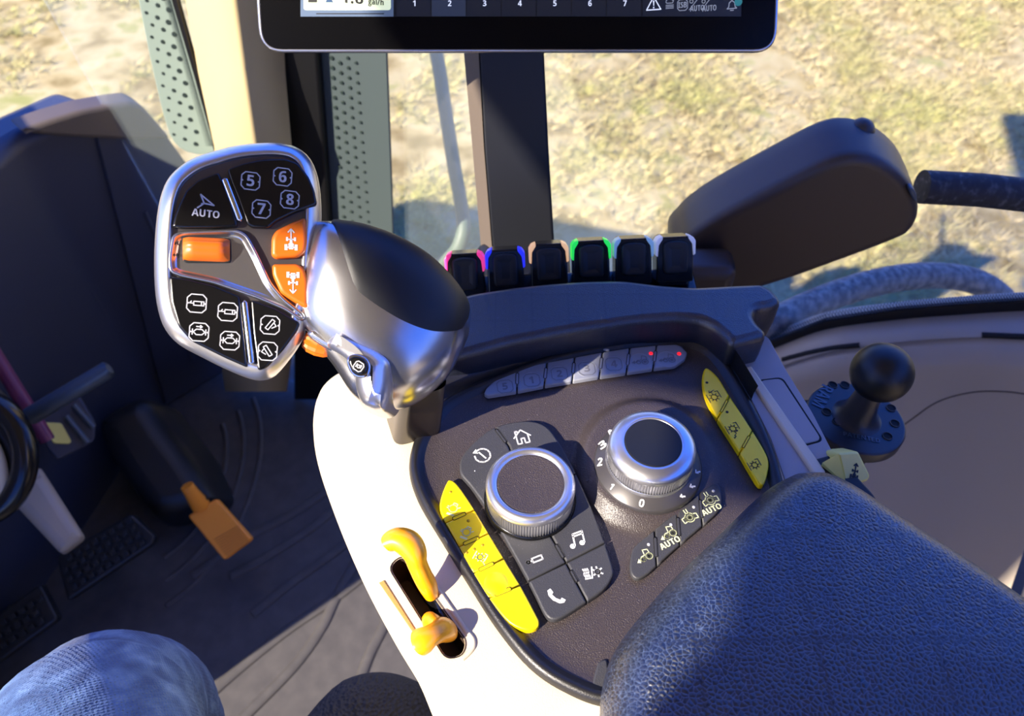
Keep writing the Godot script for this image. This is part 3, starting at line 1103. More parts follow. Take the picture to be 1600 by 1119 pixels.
# ---------- left: pedals, column, seat, driver ----------
func cab_things() -> void:
	# throttle pedal
	var base := hp(330, 830, 0.0)
	var pd := thing("throttle_pedal", base, "orange ribbed foot pedal hanging from a black rounded housing on the floor", "pedal")
	var m := nm()
	var top := 0.13
	var c := [[160, 632, 0.02], [158, 660, 0.06], [176, 700, 0.10], [200, 745, 0.12], [225, 785, 0.12]]
	var T := frame(hp(240, 710, 0.12), Vector3(0.12, 1, 0.45))
	plate(m, T, chaikin(rounded(outl(T, [146, 655, 165, 640, 195, 622, 217, 617, 234, 626, 262, 668, 298, 712, 336, 778, 316, 792, 290, 800, 236, 812, 204, 770, 172, 720, 150, 680]), 0.03), 1), [Vector2(-0.012, -0.13), Vector2(-0.006, -0.06), Vector2(0, -0.03), Vector2(0.003, -0.018), Vector2(0.010, -0.007), Vector2(0.022, 0.0), Vector2(0.03, 0.001)])
	obj("housing", m, M.pedal, pd)
	T = frame(hp(345, 825, 0.10), Vector3(0.15, 1, 0.55))
	m = nm()
	plate(m, T, rounded(outl(T, [293, 806, 338, 779, 394, 842, 388, 848, 350, 876]), 0.004), bev(-0.014, 0.0, 0.003), true, true)
	var face := obj("pedal_pad", m, M.pedal_orange, pd)
	for k in 9:
		var w := k / 8.0
		m = nm()
		var a := loc(T, lerpf(330, 352, w), lerpf(851, 871, w)).lerp(loc(T, lerpf(330, 352, w) + 38, lerpf(851, 871, w) - 24), 0.0)
		a = loc(T, lerpf(335, 354, w), lerpf(843, 869, w))
		var b := loc(T, lerpf(372, 389, w), lerpf(822, 846, w))
		band(m, T, PackedVector2Array([a, b]), 0.0011, 0.0006)
		obj("tread_line", m, mat(Color(0.72, 0.42, 0.10), 0.5) if k == 0 else (face.get_child(0) as MeshInstance3D).material_override, face)
	m = nm()
	tube(m, [T * v3(loc(T, 312, 790), -0.006), T * v3(loc(T, 304, 772), 0.012), T * v3(loc(T, 298, 760), 0.02)], [0.013, 0.010, 0.009], 12)
	obj("arm", m, M.pedal_orange, pd)
	m = nm()
	plate(m, T, chaikin(outl(T, [286, 770, 296, 757, 318, 770, 328, 782, 300, 800]), 2), bev(-0.01, 0.001, 0.002))
	obj("socket", m, M.groove, pd)
	# brake pedals
	var n := 0
	for q in [[[88, 868, 205, 803, 243, 838, 238, 850, 105, 940], "black waffle-treaded brake pedal, nearer the orange foot pedal"], [[-60, 1000, 62, 912, 90, 968, 0, 1033, -50, 1060], "black waffle-treaded brake pedal at the left edge above the blue jeans"]]:
		T = frame(hp(165 if n == 0 else 20, 870 if n == 0 else 975, 0.10), Vector3(0.1, 1, 0.5))
		var bp := thing("brake_pedal" if n == 0 else "brake_pedal_001", hp(165 if n == 0 else 20, 870 if n == 0 else 975, 0.0), q[1], "pedal", "treaded brake pedals")
		m = nm()
		var poly := rounded(outl(T, q[0]), 0.006)
		plate(m, T, poly, bev(-0.016, 0.0, 0.003), true, true)
		var pad := obj("pad", m, M.pedal, bp)
		m = nm()
		var lo := Vector2(1e9, 1e9)
		var hi := -lo
		for p in poly:
			lo = lo.min(p)
			hi = hi.max(p)
		var u := Vector2(0.82, 0.57)
		var v := Vector2(-0.57, 0.82)
		var mid := (lo + hi) / 2
		for i in range(-7, 8):
			for j in range(-6, 7):
				var p := mid + u * i * 0.0125 + v * j * 0.0125
				var inside := true
				for e in [u, -u, v, -v]:
					inside = inside and Geometry2D.is_point_in_polygon(p + e * 0.006, poly)
				if inside:
					rbox(m, Transform3D(T.basis * Basis(v3(u, 0), v3(v, 0), Vector3(0, 0, 1)), T * v3(p, 0.002)), Vector3(0.0075, 0.0075, 0.006), 0.001)
		obj("tread", m, M.pedal, pad).set_meta("kind", "stuff")
		m = nm()
		tube(m, [T * v3(mid, -0.012), T * v3(mid + v * 0.02, -0.05), hp(165 if n == 0 else 20, 870 if n == 0 else 975, 0.0) + Vector3(-0.02, 0.0, -0.02)], 0.012, 10)
		obj("stem", m, M.pedal, bp)
		n += 1
	# steering column
	var col := thing("steering_column", hp(110, 860, 0.0), "beige steering column cover with a black collar at the left edge", "steering column")
	m = nm()
	var o := at(70, 790, 0.92)
	T = frame(o, CAM - o + Vector3(0, 0.25, 0))
	plate(m, T, rounded(outl(T, [-40, 700, 50, 735, 62, 728, 132, 838, 95, 866, 10, 775, -40, 800]), 0.006), bev(-0.05, 0.0, 0.012, 4), true, true)
	obj("cover", m, M.panel, col)
	m = nm()
	var ring := []
	for k in 25:
		var a := -1.35 + k * 0.115
		ring.append(at(-42 + 82 * cos(a), 716 - 92 * sin(a), 0.86))
	tube(m, ring, 0.013, 12)
	obj("collar", m, M.gloss, col)
	m = nm()
	o = at(-10, 730, 0.85)
	T = frame(o, CAM - o)
	plate(m, T, chaikin(outl(T, [-60, 660, -5, 680, 12, 720, 16, 760, 6, 800, -60, 806]), 2), bev(-0.03, 0.0, 0.008, 4), true, true)
	obj("boss", m, M.beige, col)
	m = nm()
	plate(m, T, chaikin(outl(T, [-60, 560, 10, 610, 30, 650, 38, 700, 30, 745, 14, 780, 10, 720, -10, 680, -60, 650]), 2), bev(-0.05, -0.01, 0.008, 3), true, true)
	obj("shroud", m, M.pedal, col)
	# stalk, strut and guide behind the column
	m = nm()
	tube(m, [at(40, 654, 0.93), at(48, 650, 0.93), at(168, 578, 0.92), at(171, 576, 0.92)], [0.008, 0.0112, 0.0105, 0.006], 16)
	tag(obj("column_stalk", m, M.steel), "grey round-ended lever sticking out behind the steering column", "lever")
	m = nm()
	tube(m, [at(-30, 520, 0.94), at(74, 688, 0.985)], 0.0090, 12)
	tag(obj("strut", m, M.magenta), "dull magenta slanting strut behind the grey lever", "strut")
	var gd := thing("lit_gap_bracket", hp(110, 720, 0.0), "dark guide bracket with a cream plate standing in for a sunlit gap behind the grey lever", "bracket")
	o = at(100, 680, 1.06)
	T = frame(o, CAM - o)
	m = nm()
	plate(m, T, rounded(outl(T, [60, 640, 120, 610, 150, 660, 148, 690, 90, 720, 72, 700]), 0.006), bev(-0.02, 0, 0.003), true, true)
	obj("bracket", m, M.dark, gd)
	m = nm()
	plate(m, T, rounded(outl(T, [65, 660, 96, 661, 112, 690, 108, 694, 84, 693]), 0.003), bev(0, 0.002, 0.001))
	obj("plate", m, M.pale_yellow, gd)  # pale patch stands in for sunlit ground seen through a gap
	for a in [[103, 650, 137, 692], [115, 633, 146, 668]]:
		m = nm()
		tube(m, [T * v3(loc(T, a[0], a[1]), 0.006), T * v3(loc(T, a[2], a[3]), 0.006)], 0.0042, 10)
		obj("bar", m, M.steel, gd)
	m = nm()
	rbox(m, Transform3D(Basis(), hp(110, 720, 0.0) + Vector3(-0.02, 0.03, -0.06)), Vector3(0.06, 0.06, 0.05), 0.01)
	obj("foot", m, M.dark, gd)
	# unseen column left of the frame, added to shade floor and cowl
	m = nm()
	rbox(m, Transform3D(Basis(Vector3(0.62, 0, 0.78), Vector3(0.78, 0, -0.62), Vector3.UP), Vector3(-0.862, 0.43, -0.368)), Vector3(0.60, 0.22, 0.86), 0.06)
	tag(obj("shade_column", m, M.panel), "unseen column ahead of the driver, shaped to shade floor and cowl, outside the picture", "blocker")
	# seat
	var st := thing("seat", Vector3(0.02, 0.0, 0.30), "dark grey woven fabric driver's seat, only its rounded cushion edge in view", "seat")
	m = nm()
	var poly := PackedVector2Array([Vector2(-0.27, -0.06), Vector2(-0.16, 0.195), Vector2(-0.10, 0.22), Vector2(-0.035, 0.185), Vector2(0.18, -0.20), Vector2(-0.02, -0.44), Vector2(-0.30, -0.32)])
	plate(m, hf(0.0), chaikin(poly, 3), [Vector2(0.03, 0.36), Vector2(0.01, 0.40), Vector2(0, 0.44), Vector2(0.003, 0.465), Vector2(0.012, 0.485), Vector2(0.028, 0.496), Vector2(0.05, 0.50)], true, true)
	obj("cushion", m, M.weave, st)
	m = nm()
	rbox(m, Transform3D(Basis(FWD, RGT, Vector3.UP), Vector3(0.13, 0.85, 0.40)), Vector3(0.12, 0.44, 0.72), 0.05)
	obj("backrest", m, M.weave, st)
	m = nm()
	rbox(m, Transform3D(Basis(FWD, RGT, Vector3.UP), Vector3(-0.03, 0.19, 0.20)), Vector3(0.30, 0.30, 0.38), 0.03)
	obj("pedestal", m, M.dark, st)
	# driver's bent right leg
	m = nm()
	var leg := cr3([Vector3(0.06, 0.56, 0.34), Vector3(-0.02, 0.585, 0.19), Vector3(-0.14, 0.585, 0.03), Vector3(-0.235, 0.575, -0.085), Vector3(-0.272, 0.545, -0.135), Vector3(-0.288, 0.48, -0.165), Vector3(-0.30, 0.38, -0.165), Vector3(-0.30, 0.22, -0.14), Vector3(-0.30, 0.09, -0.12), Vector3(-0.31, 0.035, -0.13)], 6)
	var rr := []
	for k in leg.size():
		var w := float(k) / (leg.size() - 1)
		var r := 0.088 - 0.022 * smoothstep(0.0, 0.45, w) - 0.016 * smoothstep(0.5, 0.8, w) + 0.006 * exp(-pow((w - 0.66) / 0.07, 2.0))
		rr.append(r + 0.0018 * sin(k * 1.9) + 0.0012 * sin(k * 0.83 + 1.0))
	tube(m, leg, rr, 40)
	var ps := thing("person", Vector3(-0.30, 0.0, -0.13), "person in faded blue jeans, one bent knee showing at the bottom left", "person")
	obj("jeans", m, M.denim, ps)
	m = nm()
	var sh := []
	for k in 9:
		sh.append(Vector3(-0.29, 0.04, -0.12) + FWD * (0.028 * k - 0.04))
	tube(m, sh, [0.028, 0.04, 0.044, 0.045, 0.045, 0.044, 0.042, 0.036, 0.02], 20, true, 0.9)
	obj("shoe", m, M.soft, ps)

# ---------- the console ----------
const BEZEL := [700, 622, 668, 655, 646, 690, 638, 735, 652, 785, 690, 850, 730, 915, 775, 985, 825, 1045, 880, 1083, 950, 1108, 1050, 1105, 1140, 1010, 1200, 900, 1228, 800, 1222, 745, 1202, 685, 1168, 618, 1132, 562, 1095, 535, 1040, 524, 960, 536, 860, 557, 770, 590]

func console() -> void:
	var co := thing("armrest_console", hp(900, 850, 0.0), "cream armrest console with a dark speckled control panel of yellow, grey and black keys", "console")
	var T := hf(Y0)
	var m := nm()
	# shell
	var slot := rounded(outl(T, [608, 886, 630, 868, 728, 1003, 722, 1024, 698, 1029]), 0.006)
	var sh := spline(outl(T, [700, 1160, 648, 1046, 597, 960, 556, 880, 518, 790, 488, 700, 482, 640, 496, 594, 540, 564, 620, 548, 760, 520, 900, 485, 1100, 480, 1204, 520, 1232, 575, 1276, 645, 1312, 712, 1330, 790, 1370, 900, 1290, 1150, 1000, 1290, 800, 1280]), 5)
	plate(m, T, sh, [Vector2(0.035, -0.14), Vector2(0.012, -0.09), Vector2(0.002, -0.045), Vector2(0, -0.018), Vector2(0.0012, -0.010), Vector2(0.0036, -0.0045), Vector2(0.0070, -0.0012), Vector2(0.0095, -0.0002), Vector2(0.0112, 0)], true, false, slot)
	obj("shell", m, M.beige, co)
	m = nm()
	rbox(m, Transform3D(Basis(), Vector3(0.12, 0.27, -0.27)), Vector3(0.14, 0.58, 0.14), 0.03)
	obj("column", m, M.dark, co)
	m = nm()
	rbox(m, Transform3D(Basis(), Vector3(0.09, 0.60, -0.24)), Vector3(0.20, 0.10, 0.26), 0.03)
	obj("bracket", m, M.dark, co)
	# slot with its dark liner
	m = nm()
	plate(m, T, slot, [Vector2(0.001, -0.026), Vector2(0, -0.02), Vector2(-0.0002, 0.0003), Vector2(-0.0009, 0.0003)], false, true)
	obj("slot_liner", m, M.brown, co)
	m = nm()
	tube(m, [hp(668, 900, Y0 - 0.004), hp(708, 990, Y0 - 0.004)], 0.0035, 10)
	obj("slot_rib", m, M.gloss, co)
	# raised rib beside the slot, wedge mark
	m = nm()
	var rib := []
	for q in [[664, 893], [700, 945], [728, 985], [739, 1000], [738, 1014], [722, 1030]]:
		rib.append(hp(q[0], q[1], Y0))
	tube(m, cr3(rib, 5), 0.0014, 8)
	obj("edge_rib", m, M.beige, co)
	m = nm()
	plate(m, T, outl(T, [592, 911, 600, 907, 654, 992, 650, 996]), bev(0, 0.0006, 0.0003, 1))
	obj("wedge_mark", m, M.tan_mark, co)
	# control panel: a raised dark lip round a slightly sunken plate
	m = nm()
	var bz := spline(outl(T, BEZEL), 6)
	var c2 := loc(T, 920, 760)
	var kn := loc(T, 1012, 722)
	var rows := []
	var lip := [[0.0, -0.004], [0.0006, 0.001], [0.0015, 0.0034], [0.003, 0.0048], [0.0048, 0.0050], [0.0064, 0.0042], [0.008, 0.0026], [0.0095, 0.0014], [0.012, 0.0006], [0.015, 0.0003]]
	var en := edge_normals(bz)
	for k in lip.size():
		var row := PackedVector3Array()
		for i in bz.size():
			row.append(T * v3(bz[i] - en[i][0] * lip[k][0], lip[k][1]))
		rows.append(row)
	var inner := rows.slice(0, 8)
	m = nm()
	skin(m, inner, true, null, Vector3.UP)
	obj("panel_rim", m, M.lip, co)
	inner = [rows[7], rows[8], rows[9]]
	for k in range(1, 40):
		var w := k / 39.0
		var row := PackedVector3Array()
		for i in bz.size():
			var p: Vector2 = (bz[i] - en[i][0] * 0.015).lerp(c2, w)
			var d := (p - kn).rotated(0.5)
			var e := Vector2(d.x / 1.02, d.y / 1.12).length()
			var h := 0.0003 + 0.0078 * (1.0 - smoothstep(0.0345, 0.0445, e)) * smoothstep(0.055, -0.02, d.x - 0.01)
			row.append(T * v3(p, h * smoothstep(0.0, 0.25, w)))
		inner.append(row)
	m = nm()
	skin(m, inner, true, null, Vector3.UP)
	var pan := obj("panel", m, M.black, co)
	# grey key row
	var G := hf(Y0 + 0.001)
	var seams := [[808.6, 577, 807.6, 617], [854.3, 569, 849.8, 608], [897.6, 561, 893.5, 600], [941, 553, 935.8, 593], [983.3, 547, 978, 587.5], [1025, 543, 1019.3, 581]]
	var keys := cut_keys(G, outl(G, [755, 620, 759, 611, 779, 592.7, 808.6, 579, 855, 570, 898, 562, 941, 554, 984, 547.5, 1025, 543.5, 1055, 542, 1064, 545, 1074, 556, 1070, 566, 1054, 577, 1020, 581.5, 977, 588, 936, 594, 893, 601, 850, 608.5, 807, 617, 762, 624]), seams, 0.0004)
	var gi := 0
	for k in keys:
		m = nm()
		plate(m, G, rounded(k, 0.0012), bev(0.0, 0.0032, 0.0009))
		var ko := obj("key", m, M.grey_key, co)
		var cx: float = [789, 831, 874, 917, 959, 1001, 1043][gi]
		var cy: float = [604, 594, 584, 576, 569, 564, 561][gi]
		var K := hf(Y0 + 0.0042)
		if gi < 5:
			icon(ko, K, ["box"], cx, cy, 9.5, 8, 0.0005, M.grey_mark, 0.0001)
			text(ko, K, ["5", "1", "2", "3", "4"][gi], cx, cy, 10, 8, M.grey_mark, 0.0001)
		else:
			icon(ko, K, ["side_tractor"], cx, cy, 8, 8, 0.0005, M.grey_mark, 0.0001)
			m = nm()
			lathe(m, Transform3D(frame(Vector3.ZERO, Vector3.UP).basis, K * v3(loc(K, [0, 0, 0, 0, 0, 1017, 1061][gi], [0, 0, 0, 0, 0, 552.5, 553][gi]), 0)), [Vector2(0.0013, 0), Vector2(0.0011, 0.0005), Vector2(0.0001, 0.0006)], 12)
			obj("indicator_light", m, M.red_led, ko)
		if gi > 0:
			m = nm()
			lathe(m, Transform3D(frame(Vector3.ZERO, Vector3.UP).basis, K * v3(loc(K, cx, cy), 0)), [Vector2(0.0072, 0.0), Vector2(0.0066, 0.0003), Vector2(0.0060, 0.0)], 28)
			obj("ring", m, M.grey_key, ko)
		gi += 1
	for i in seams.size():
		link(co, G, seams[i], 0.0034, 0.42, 0.0019, M.grey_key)
	# small oval sensor above the grey row
	m = nm()
	rbox(m, Transform3D(Basis(Vector3(0.97, 0, 0.2), Vector3(0.2, 0, -0.97), Vector3.UP), hp(947, 547, Y0 + 0.003)), Vector3(0.0045, 0.002, 0.002), 0.0008)
	obj("sensor", m, M.grey_key, co)
	# yellow key strip on the left
	G = hf(Y0 + 0.0008)
	seams = [[697, 822, 739, 803.5], [712, 862, 761, 840], [736, 903, 784, 879.5], [760, 941, 812, 919.5]]
	keys = cut_keys(G, spline(outl(G, [704, 755, 716, 763, 738, 795, 765, 840, 790, 881, 815, 922, 836, 961, 843, 977, 838, 987, 820, 990, 796, 979, 774, 955, 754, 926, 735, 893, 711, 848, 694, 818, 687, 800, 690, 780, 698, 760]), 3), seams, 0.00025)
	gi = 0
	keys.sort_custom(func(a, b): return cy_of(a) > cy_of(b))
	for k in keys:
		m = nm()
		plate(m, G, k, bev(0.0, 0.0042, 0.0010))
		var ko := obj("key", m, M.yellow, co)
		var K := hf(Y0 + 0.005)
		if gi < 2:
			icon(ko, K, ["engine"], [708, 729][gi], [795, 832][gi], 9, -28, 0.00055, M.cream, 0.0002)
			led(ko, K, [704, 732][gi], [769, 814][gi], M.yellow_mark)
		elif gi == 2:
			icon(ko, K, ["gear"], 750, 871, 9, -28, 0.00055, M.cream, 0.0002)
			icon(ko, K, ["waves"], 757, 882, 4, 60, 0.0004, M.cream, 0.0002)
			for q in [[729, 864], [741, 858.5], [754, 852]]:
				led(ko, K, q[0], q[1], M.yellow_mark)
		elif gi == 3:
			m = nm()
			lathe(m, Transform3D(frame(Vector3.ZERO, Vector3.UP).basis, K * v3(loc(K, 775, 912), -0.0004)), [Vector2(0.0072, 0.0), Vector2(0.0062, 0.0006), Vector2(0.0045, 0.0013), Vector2(0.002, 0.0018), Vector2(0.0001, 0.0019)], 28)
			obj("bump", m, M.yellow, ko)
		gi += 1
	for i in seams.size():
		link(co, G, seams[i], 0.0044, 0.48, 0.0021, M.yellow)
	# yellow key strip on the right
	seams = [[1119, 660, 1139, 623], [1153, 715, 1173, 679]]
	keys = cut_keys(G, spline(outl(G, [1099, 582, 1096, 592, 1096.5, 609, 1103, 632, 1121, 664, 1151, 711, 1178, 757, 1186, 764.5, 1192, 762, 1197, 747, 1199, 727, 1190.5, 706, 1167, 668, 1137, 622, 1121, 596, 1106, 582]), 3), seams, 0.00025)
	keys.sort_custom(func(a, b): return cy_of(a) > cy_of(b))
	gi = 0
	for k in keys:
		m = nm()
		plate(m, G, k, bev(0.0, 0.0042, 0.0010))
		var ko := obj("key", m, M.yellow, co)
		var K := hf(Y0 + 0.005)
		icon(ko, K, ["gear"], [1116, 1145, 1179][gi], [621, 670, 727][gi], 8.5, 28, 0.0005, M.dark_mark, 0.0002)
		if gi < 2:
			led(ko, K, [1104.5, 1136][gi], [598, 644][gi], M.dark_mark)
		if gi == 1:
			icon(ko, K, ["waves"], 1150, 679, 5, 28, 0.0004, M.dark_mark, 0.0002)
		if gi == 0:
			icon(ko, K, ["arrow"], 1111, 612, 4.5, 60, 0.0004, M.dark_mark, 0.0002)
		gi += 1
	for i in seams.size():
		link(co, G, seams[i], 0.0044, 0.5, 0.0014, M.yellow)
	# four black keys in a slanting row
	seams = [[1021.6, 829, 1025, 890], [1056.5, 799, 1061, 857], [1091, 772, 1096.5, 828]]
	keys = cut_keys(G, spline(outl(G, [983, 878, 983, 896, 988.6, 906, 998, 908.7, 1012, 901, 1024, 890, 1060, 857, 1096, 827, 1120, 805, 1127, 789, 1126, 773, 1121, 760.5, 1111, 760.5, 1090, 774, 1056.5, 800.6, 1021, 831, 996, 851.5, 987, 862]), 3), seams, 0.0003)
	keys.sort_custom(func(a, b): return cx_of(a) < cx_of(b))
	gi = 0
	for k in keys:
		m = nm()
		plate(m, G, k, bev(0.0, 0.0030, 0.0009))
		var ko := obj("key", m, M.key, co)
		var K := hf(Y0 + 0.0038)
		var x: float = [1007, 1044, 1077, 1109][gi]
		var y: float = [872, 836, 810, 783][gi]
		icon(ko, K, ["side_tractor"] if gi < 2 else ["diff"], x, y - 2, 10.5, 34, 0.00055, M.cream, 0.0002)
		if gi == 1 or gi == 3:
			text(ko, K, "AUTO", x + 3, y + 12 + gi * 0.5, 4.0 if gi == 1 else 3.0, 34, M.cream, 0.0002)
		led(ko, K, [1013.5, 1048.5, 1084, 1114.5][gi], [851, 820, 792.5, 767.5][gi], M.silver_mark)
		gi += 1
	for i in seams.size():
		link(co, G, seams[i], 0.0032, 0.5, 0.0018, M.key)
	# the six keys round the left knob
	var island := spline(outl(G, [719, 745, 720, 722, 733, 704, 752, 686, 772, 673, 800, 665, 830, 663, 853, 671, 868, 688, 885, 715, 905, 755, 925, 800, 944, 850, 957, 890, 957, 906, 942, 928, 910, 950, 880, 969, 864, 974, 851, 966, 838, 940, 822, 908, 790, 850, 760, 800, 735, 765]), 3)
	var kk := [
		[700, 640, 768, 665, 795, 702, 828, 785, 755, 812, 690, 790],
		[768, 630, 990, 630, 990, 790, 900, 745, 828, 785, 795, 702, 768, 665],
		[755, 812, 828, 785, 858, 838, 884, 884, 823, 914, 780, 880],
		[858, 838, 828, 785, 900, 745, 990, 790, 990, 832, 943, 854, 884, 884],
		[823, 914, 884, 884, 917, 946, 930, 980, 860, 1010, 800, 960],
		[884, 884, 943, 854, 1000, 826, 1000, 920, 930, 980, 917, 946],
	]
	gi = 0
	for q in kk:
		var cutter := PackedVector2Array()
		for i in q.size() / 2:
			cutter.append(loc(G, q[2 * i], q[2 * i + 1]))
		for piece in Geometry2D.intersect_polygons(times(island, 1000.0), times(ccw(cutter), 1000.0)):
			for big in Geometry2D.offset_polygon(piece, -0.3):
				var small := tidy(times(big, 0.001), 0.0003)
				m = nm()
				plate(m, G, rounded(small, 0.0006, 2), bev(0.0, 0.0040, 0.0011))
				var ko := obj("key", m, M.key, co)
				var K := hf(Y0 + 0.0048)
				if gi == 0:
					icon(ko, K, ["clock"], 754, 712, 10.5, 0, 0.0009, M.white, 0.0002)
					led(ko, K, 742, 736, M.silver_mark, 0.0004)
				elif gi == 1:
					icon(ko, K, ["home"], 816, 683, 11, 14, 0.0008, M.white, 0.0002)
				elif gi == 2:
					icon(ko, K, ["card"], 836, 875, 11, 24, 0.0008, M.white, 0.0002)
				elif gi == 3:
					icon(ko, K, ["note"], 903, 844, 13, 12, 0.0009, M.white, 0.0002)
				elif gi == 4:
					icon(ko, K, ["phone"], 869, 931, 12, 8, 0.0008, M.white, 0.0002)
				else:
					icon(ko, K, ["heat"], 926, 895, 10.5, 14, 0.0008, M.white, 0.0002)
		gi += 1
	link(co, G, [769, 669, 797, 706], 0.0044, 0.55, 0.0017, M.key)
	link(co, G, [862, 846, 886, 888], 0.0044, 0.5, 0.0017, M.key)
	link(co, G, [886, 888, 906, 924], 0.0044, 0.5, 0.0015, M.key)
	# padded hand rest behind the panel
	var H := hf(0.727)
	m = nm()
	plate(m, H, rounded(outl(H, [690, 470, 735, 455, 800, 445, 860, 438.5, 920, 434.5, 975, 434, 1030, 441, 1085, 445, 1140, 442, 1190, 439.5, 1212, 452, 1224, 470, 1206, 478, 1186, 480, 1179, 489, 1184, 501, 1199, 516, 1197, 524, 1145, 537, 1132, 524, 1116, 509, 1096, 499, 1060, 496, 1000, 500, 900, 514, 800, 533, 730, 552, 690, 560]), 0.004, 3), [Vector2(0.002, -0.045), Vector2(0, -0.02), Vector2(0, -0.006), Vector2(0.0009, -0.0028), Vector2(0.0028, -0.0008), Vector2(0.0052, 0.0), Vector2(0.0056, 0.0)])
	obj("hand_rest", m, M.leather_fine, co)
	m = nm()
	var hi := []
	var lo := []
	for q in [[668, 575, 640, 655], [690, 560, 668, 640], [730, 551, 702, 620], [800, 533, 772, 590], [860, 521, 822, 572], [900, 515, 862, 557], [960, 505, 945, 539], [1000, 501, 1000, 529], [1060, 497, 1048, 524], [1096, 500, 1082, 530], [1116, 510, 1108, 542], [1132, 525, 1132, 563], [1148, 540, 1152, 592], [1186, 600, 1176, 632]]:
		hi.append(hp(q[0], q[1], 0.721) + Vector3(0, -0.002, 0.0))
		lo.append(hp(q[2], q[3], Y0 + 0.004))
	hi = cr3(hi, 6)
	lo = cr3(lo, 6)
	rows = []
	for w in [0.0, 0.3, 0.6, 0.85, 1.0]:
		var row := PackedVector3Array()
		for i in hi.size():
			var p: Vector3 = (hi[i] as Vector3).lerp(lo[i], w)
			row.append(p + Vector3(0, -0.006 * sin(PI * w), -0.003 * sin(PI * w)))
		rows.append(row)
	skin(m, rows, false, null, Vector3(0, 0.5, 1))
	obj("shoulder", m, M.lip, co)
	m = nm()
	plate(m, hf(Y0), rounded(outl(hf(Y0), [1128, 538, 1198, 523, 1226, 576, 1270, 647, 1304, 714, 1318, 790, 1240, 800, 1224, 745, 1204, 686, 1170, 618]), 0.006), bev(-0.002, 0.0005, 0.0004, 2))
	obj("flank_shade", m, M.flank, co)  # grey plate laid over the beige shell to paint in its shade
	# right flank: bright edge strip and a lidded tray
	m = nm()
	plate(m, hf(Y0), rounded(outl(hf(Y0), [1158, 580, 1172, 574, 1290, 742, 1272, 748]), 0.002), bev(-0.002, 0.0028, 0.0016))
	obj("edge_strip", m, M.beige, co)
	m = nm()
	plate(m, hf(Y0), rounded(outl(hf(Y0), [1181, 595, 1222, 590, 1287, 690, 1250, 700]), 0.004), bev(-0.002, 0.0009, 0.0004), true, false)
	var rim := obj("tray_rim", m, M.groove, co)
	m = nm()
	plate(m, hf(Y0), rounded(outl(hf(Y0), [1185, 597, 1220, 593, 1283, 689, 1251, 697]), 0.004), bev(-0.002, 0.0015, 0.0006))
	obj("tray_lid", m, M.flank, co)
	# pad
	var pad := thing("armrest_pad", hp(1250, 950, 0.0), "large black pebbled leather armrest cushion, a sunlit triangle on its left edge", "armrest")
	m = nm()
	var pp := spline(outl(hf(0.722), [1250, 746, 1222, 752, 1178, 782, 1106, 852, 1030, 926, 970, 1000, 947, 1050, 938, 1119, 950, 1230, 1100, 1420, 1400, 1420, 1750, 1200, 1760, 1060, 1600, 951, 1500, 882, 1400, 817, 1328, 769, 1282, 748]), 5)
	rows = []
	en = edge_normals(pp)
	var pc := loc(hf(0.722), 1300, 1050)
	for q in [[0.010, -0.0165], [0.004, -0.0155], [0.0008, -0.011], [0.0, -0.004], [0.0012, 0.004], [0.004, 0.0115], [0.008, 0.0175], [0.0135, 0.0225], [0.020, 0.0255]]:
		var row := PackedVector3Array()
		for i in pp.size():
			row.append(hf(0.722) * v3(pp[i] - en[i][0] * q[0], q[1]))
		rows.append(row)
	for k in range(1, 12):
		var row := PackedVector3Array()
		for i in pp.size():
			var w := k / 11.0
			row.append(hf(0.722) * v3((pp[i] - en[i][0] * 0.020).lerp(pc, w), 0.0255 + 0.006 * (1.0 - (1.0 - w) * (1.0 - w))))
		rows.append(row)
	skin(m, rows, true, hf(0.722) * v3(pc, -0.01))
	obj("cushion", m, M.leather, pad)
	m = nm()
	plate(m, hf(0.70), chaikin(outl(hf(0.70), [1000, 1010, 1220, 800, 1330, 830, 1640, 1050, 1400, 1380, 1040, 1380]), 2), bev(0.0006, 0.01, 0.003))
	obj("base", m, M.lip, pad)
	# closed cover by the lower edge of the panel
	m = nm()
	plate(m, T, rounded(outl(T, [924, 1072, 934, 1035, 948, 1030, 960, 1110, 930, 1090]), 0.002), bev(0, 0.0015, 0.001))
	obj("cover", m, M.key, co)
	knobs()
	levers()

func cy_of(p: PackedVector2Array) -> float:
	var s := 0.0
	for q in p:
		s += q.y / p.size()
	return s

func cx_of(p: PackedVector2Array) -> float:
	var s := 0.0
	for q in p:
		s += q.x / p.size()
	return s

# cuts a strip of keys along seams given in pixels; keys are shrunk by gap
func cut_keys(G: Transform3D, poly: PackedVector2Array, seams: Array, gap: float) -> Array:
	var pieces := [poly]
	for s in seams:
		var a := loc(G, s[0], s[1])
		var b := loc(G, s[2], s[3])
		var d := (b - a).normalized()
		var nrm := Vector2(-d.y, d.x)
		var next := []
		for side in [1.0, -1.0]:
			var half := ccw(PackedVector2Array([a - d, a - d + nrm * side, a + d + nrm * side, a + d]))
			for piece in pieces:
				for q in Geometry2D.intersect_polygons(times(piece, 1000.0), times(half, 1000.0)):
					next.append(times(q, 0.001))
		pieces = next
	var out := []
	for piece in pieces:
		for q in Geometry2D.offset_polygon(times(piece, 1000.0), -gap * 1000.0):
			if q.size() > 2:
				out.append(tidy(ccw(times(q, 0.001)), 0.0002))
	out.sort_custom(func(a, b): return cx_of(a) < cx_of(b))
	return out

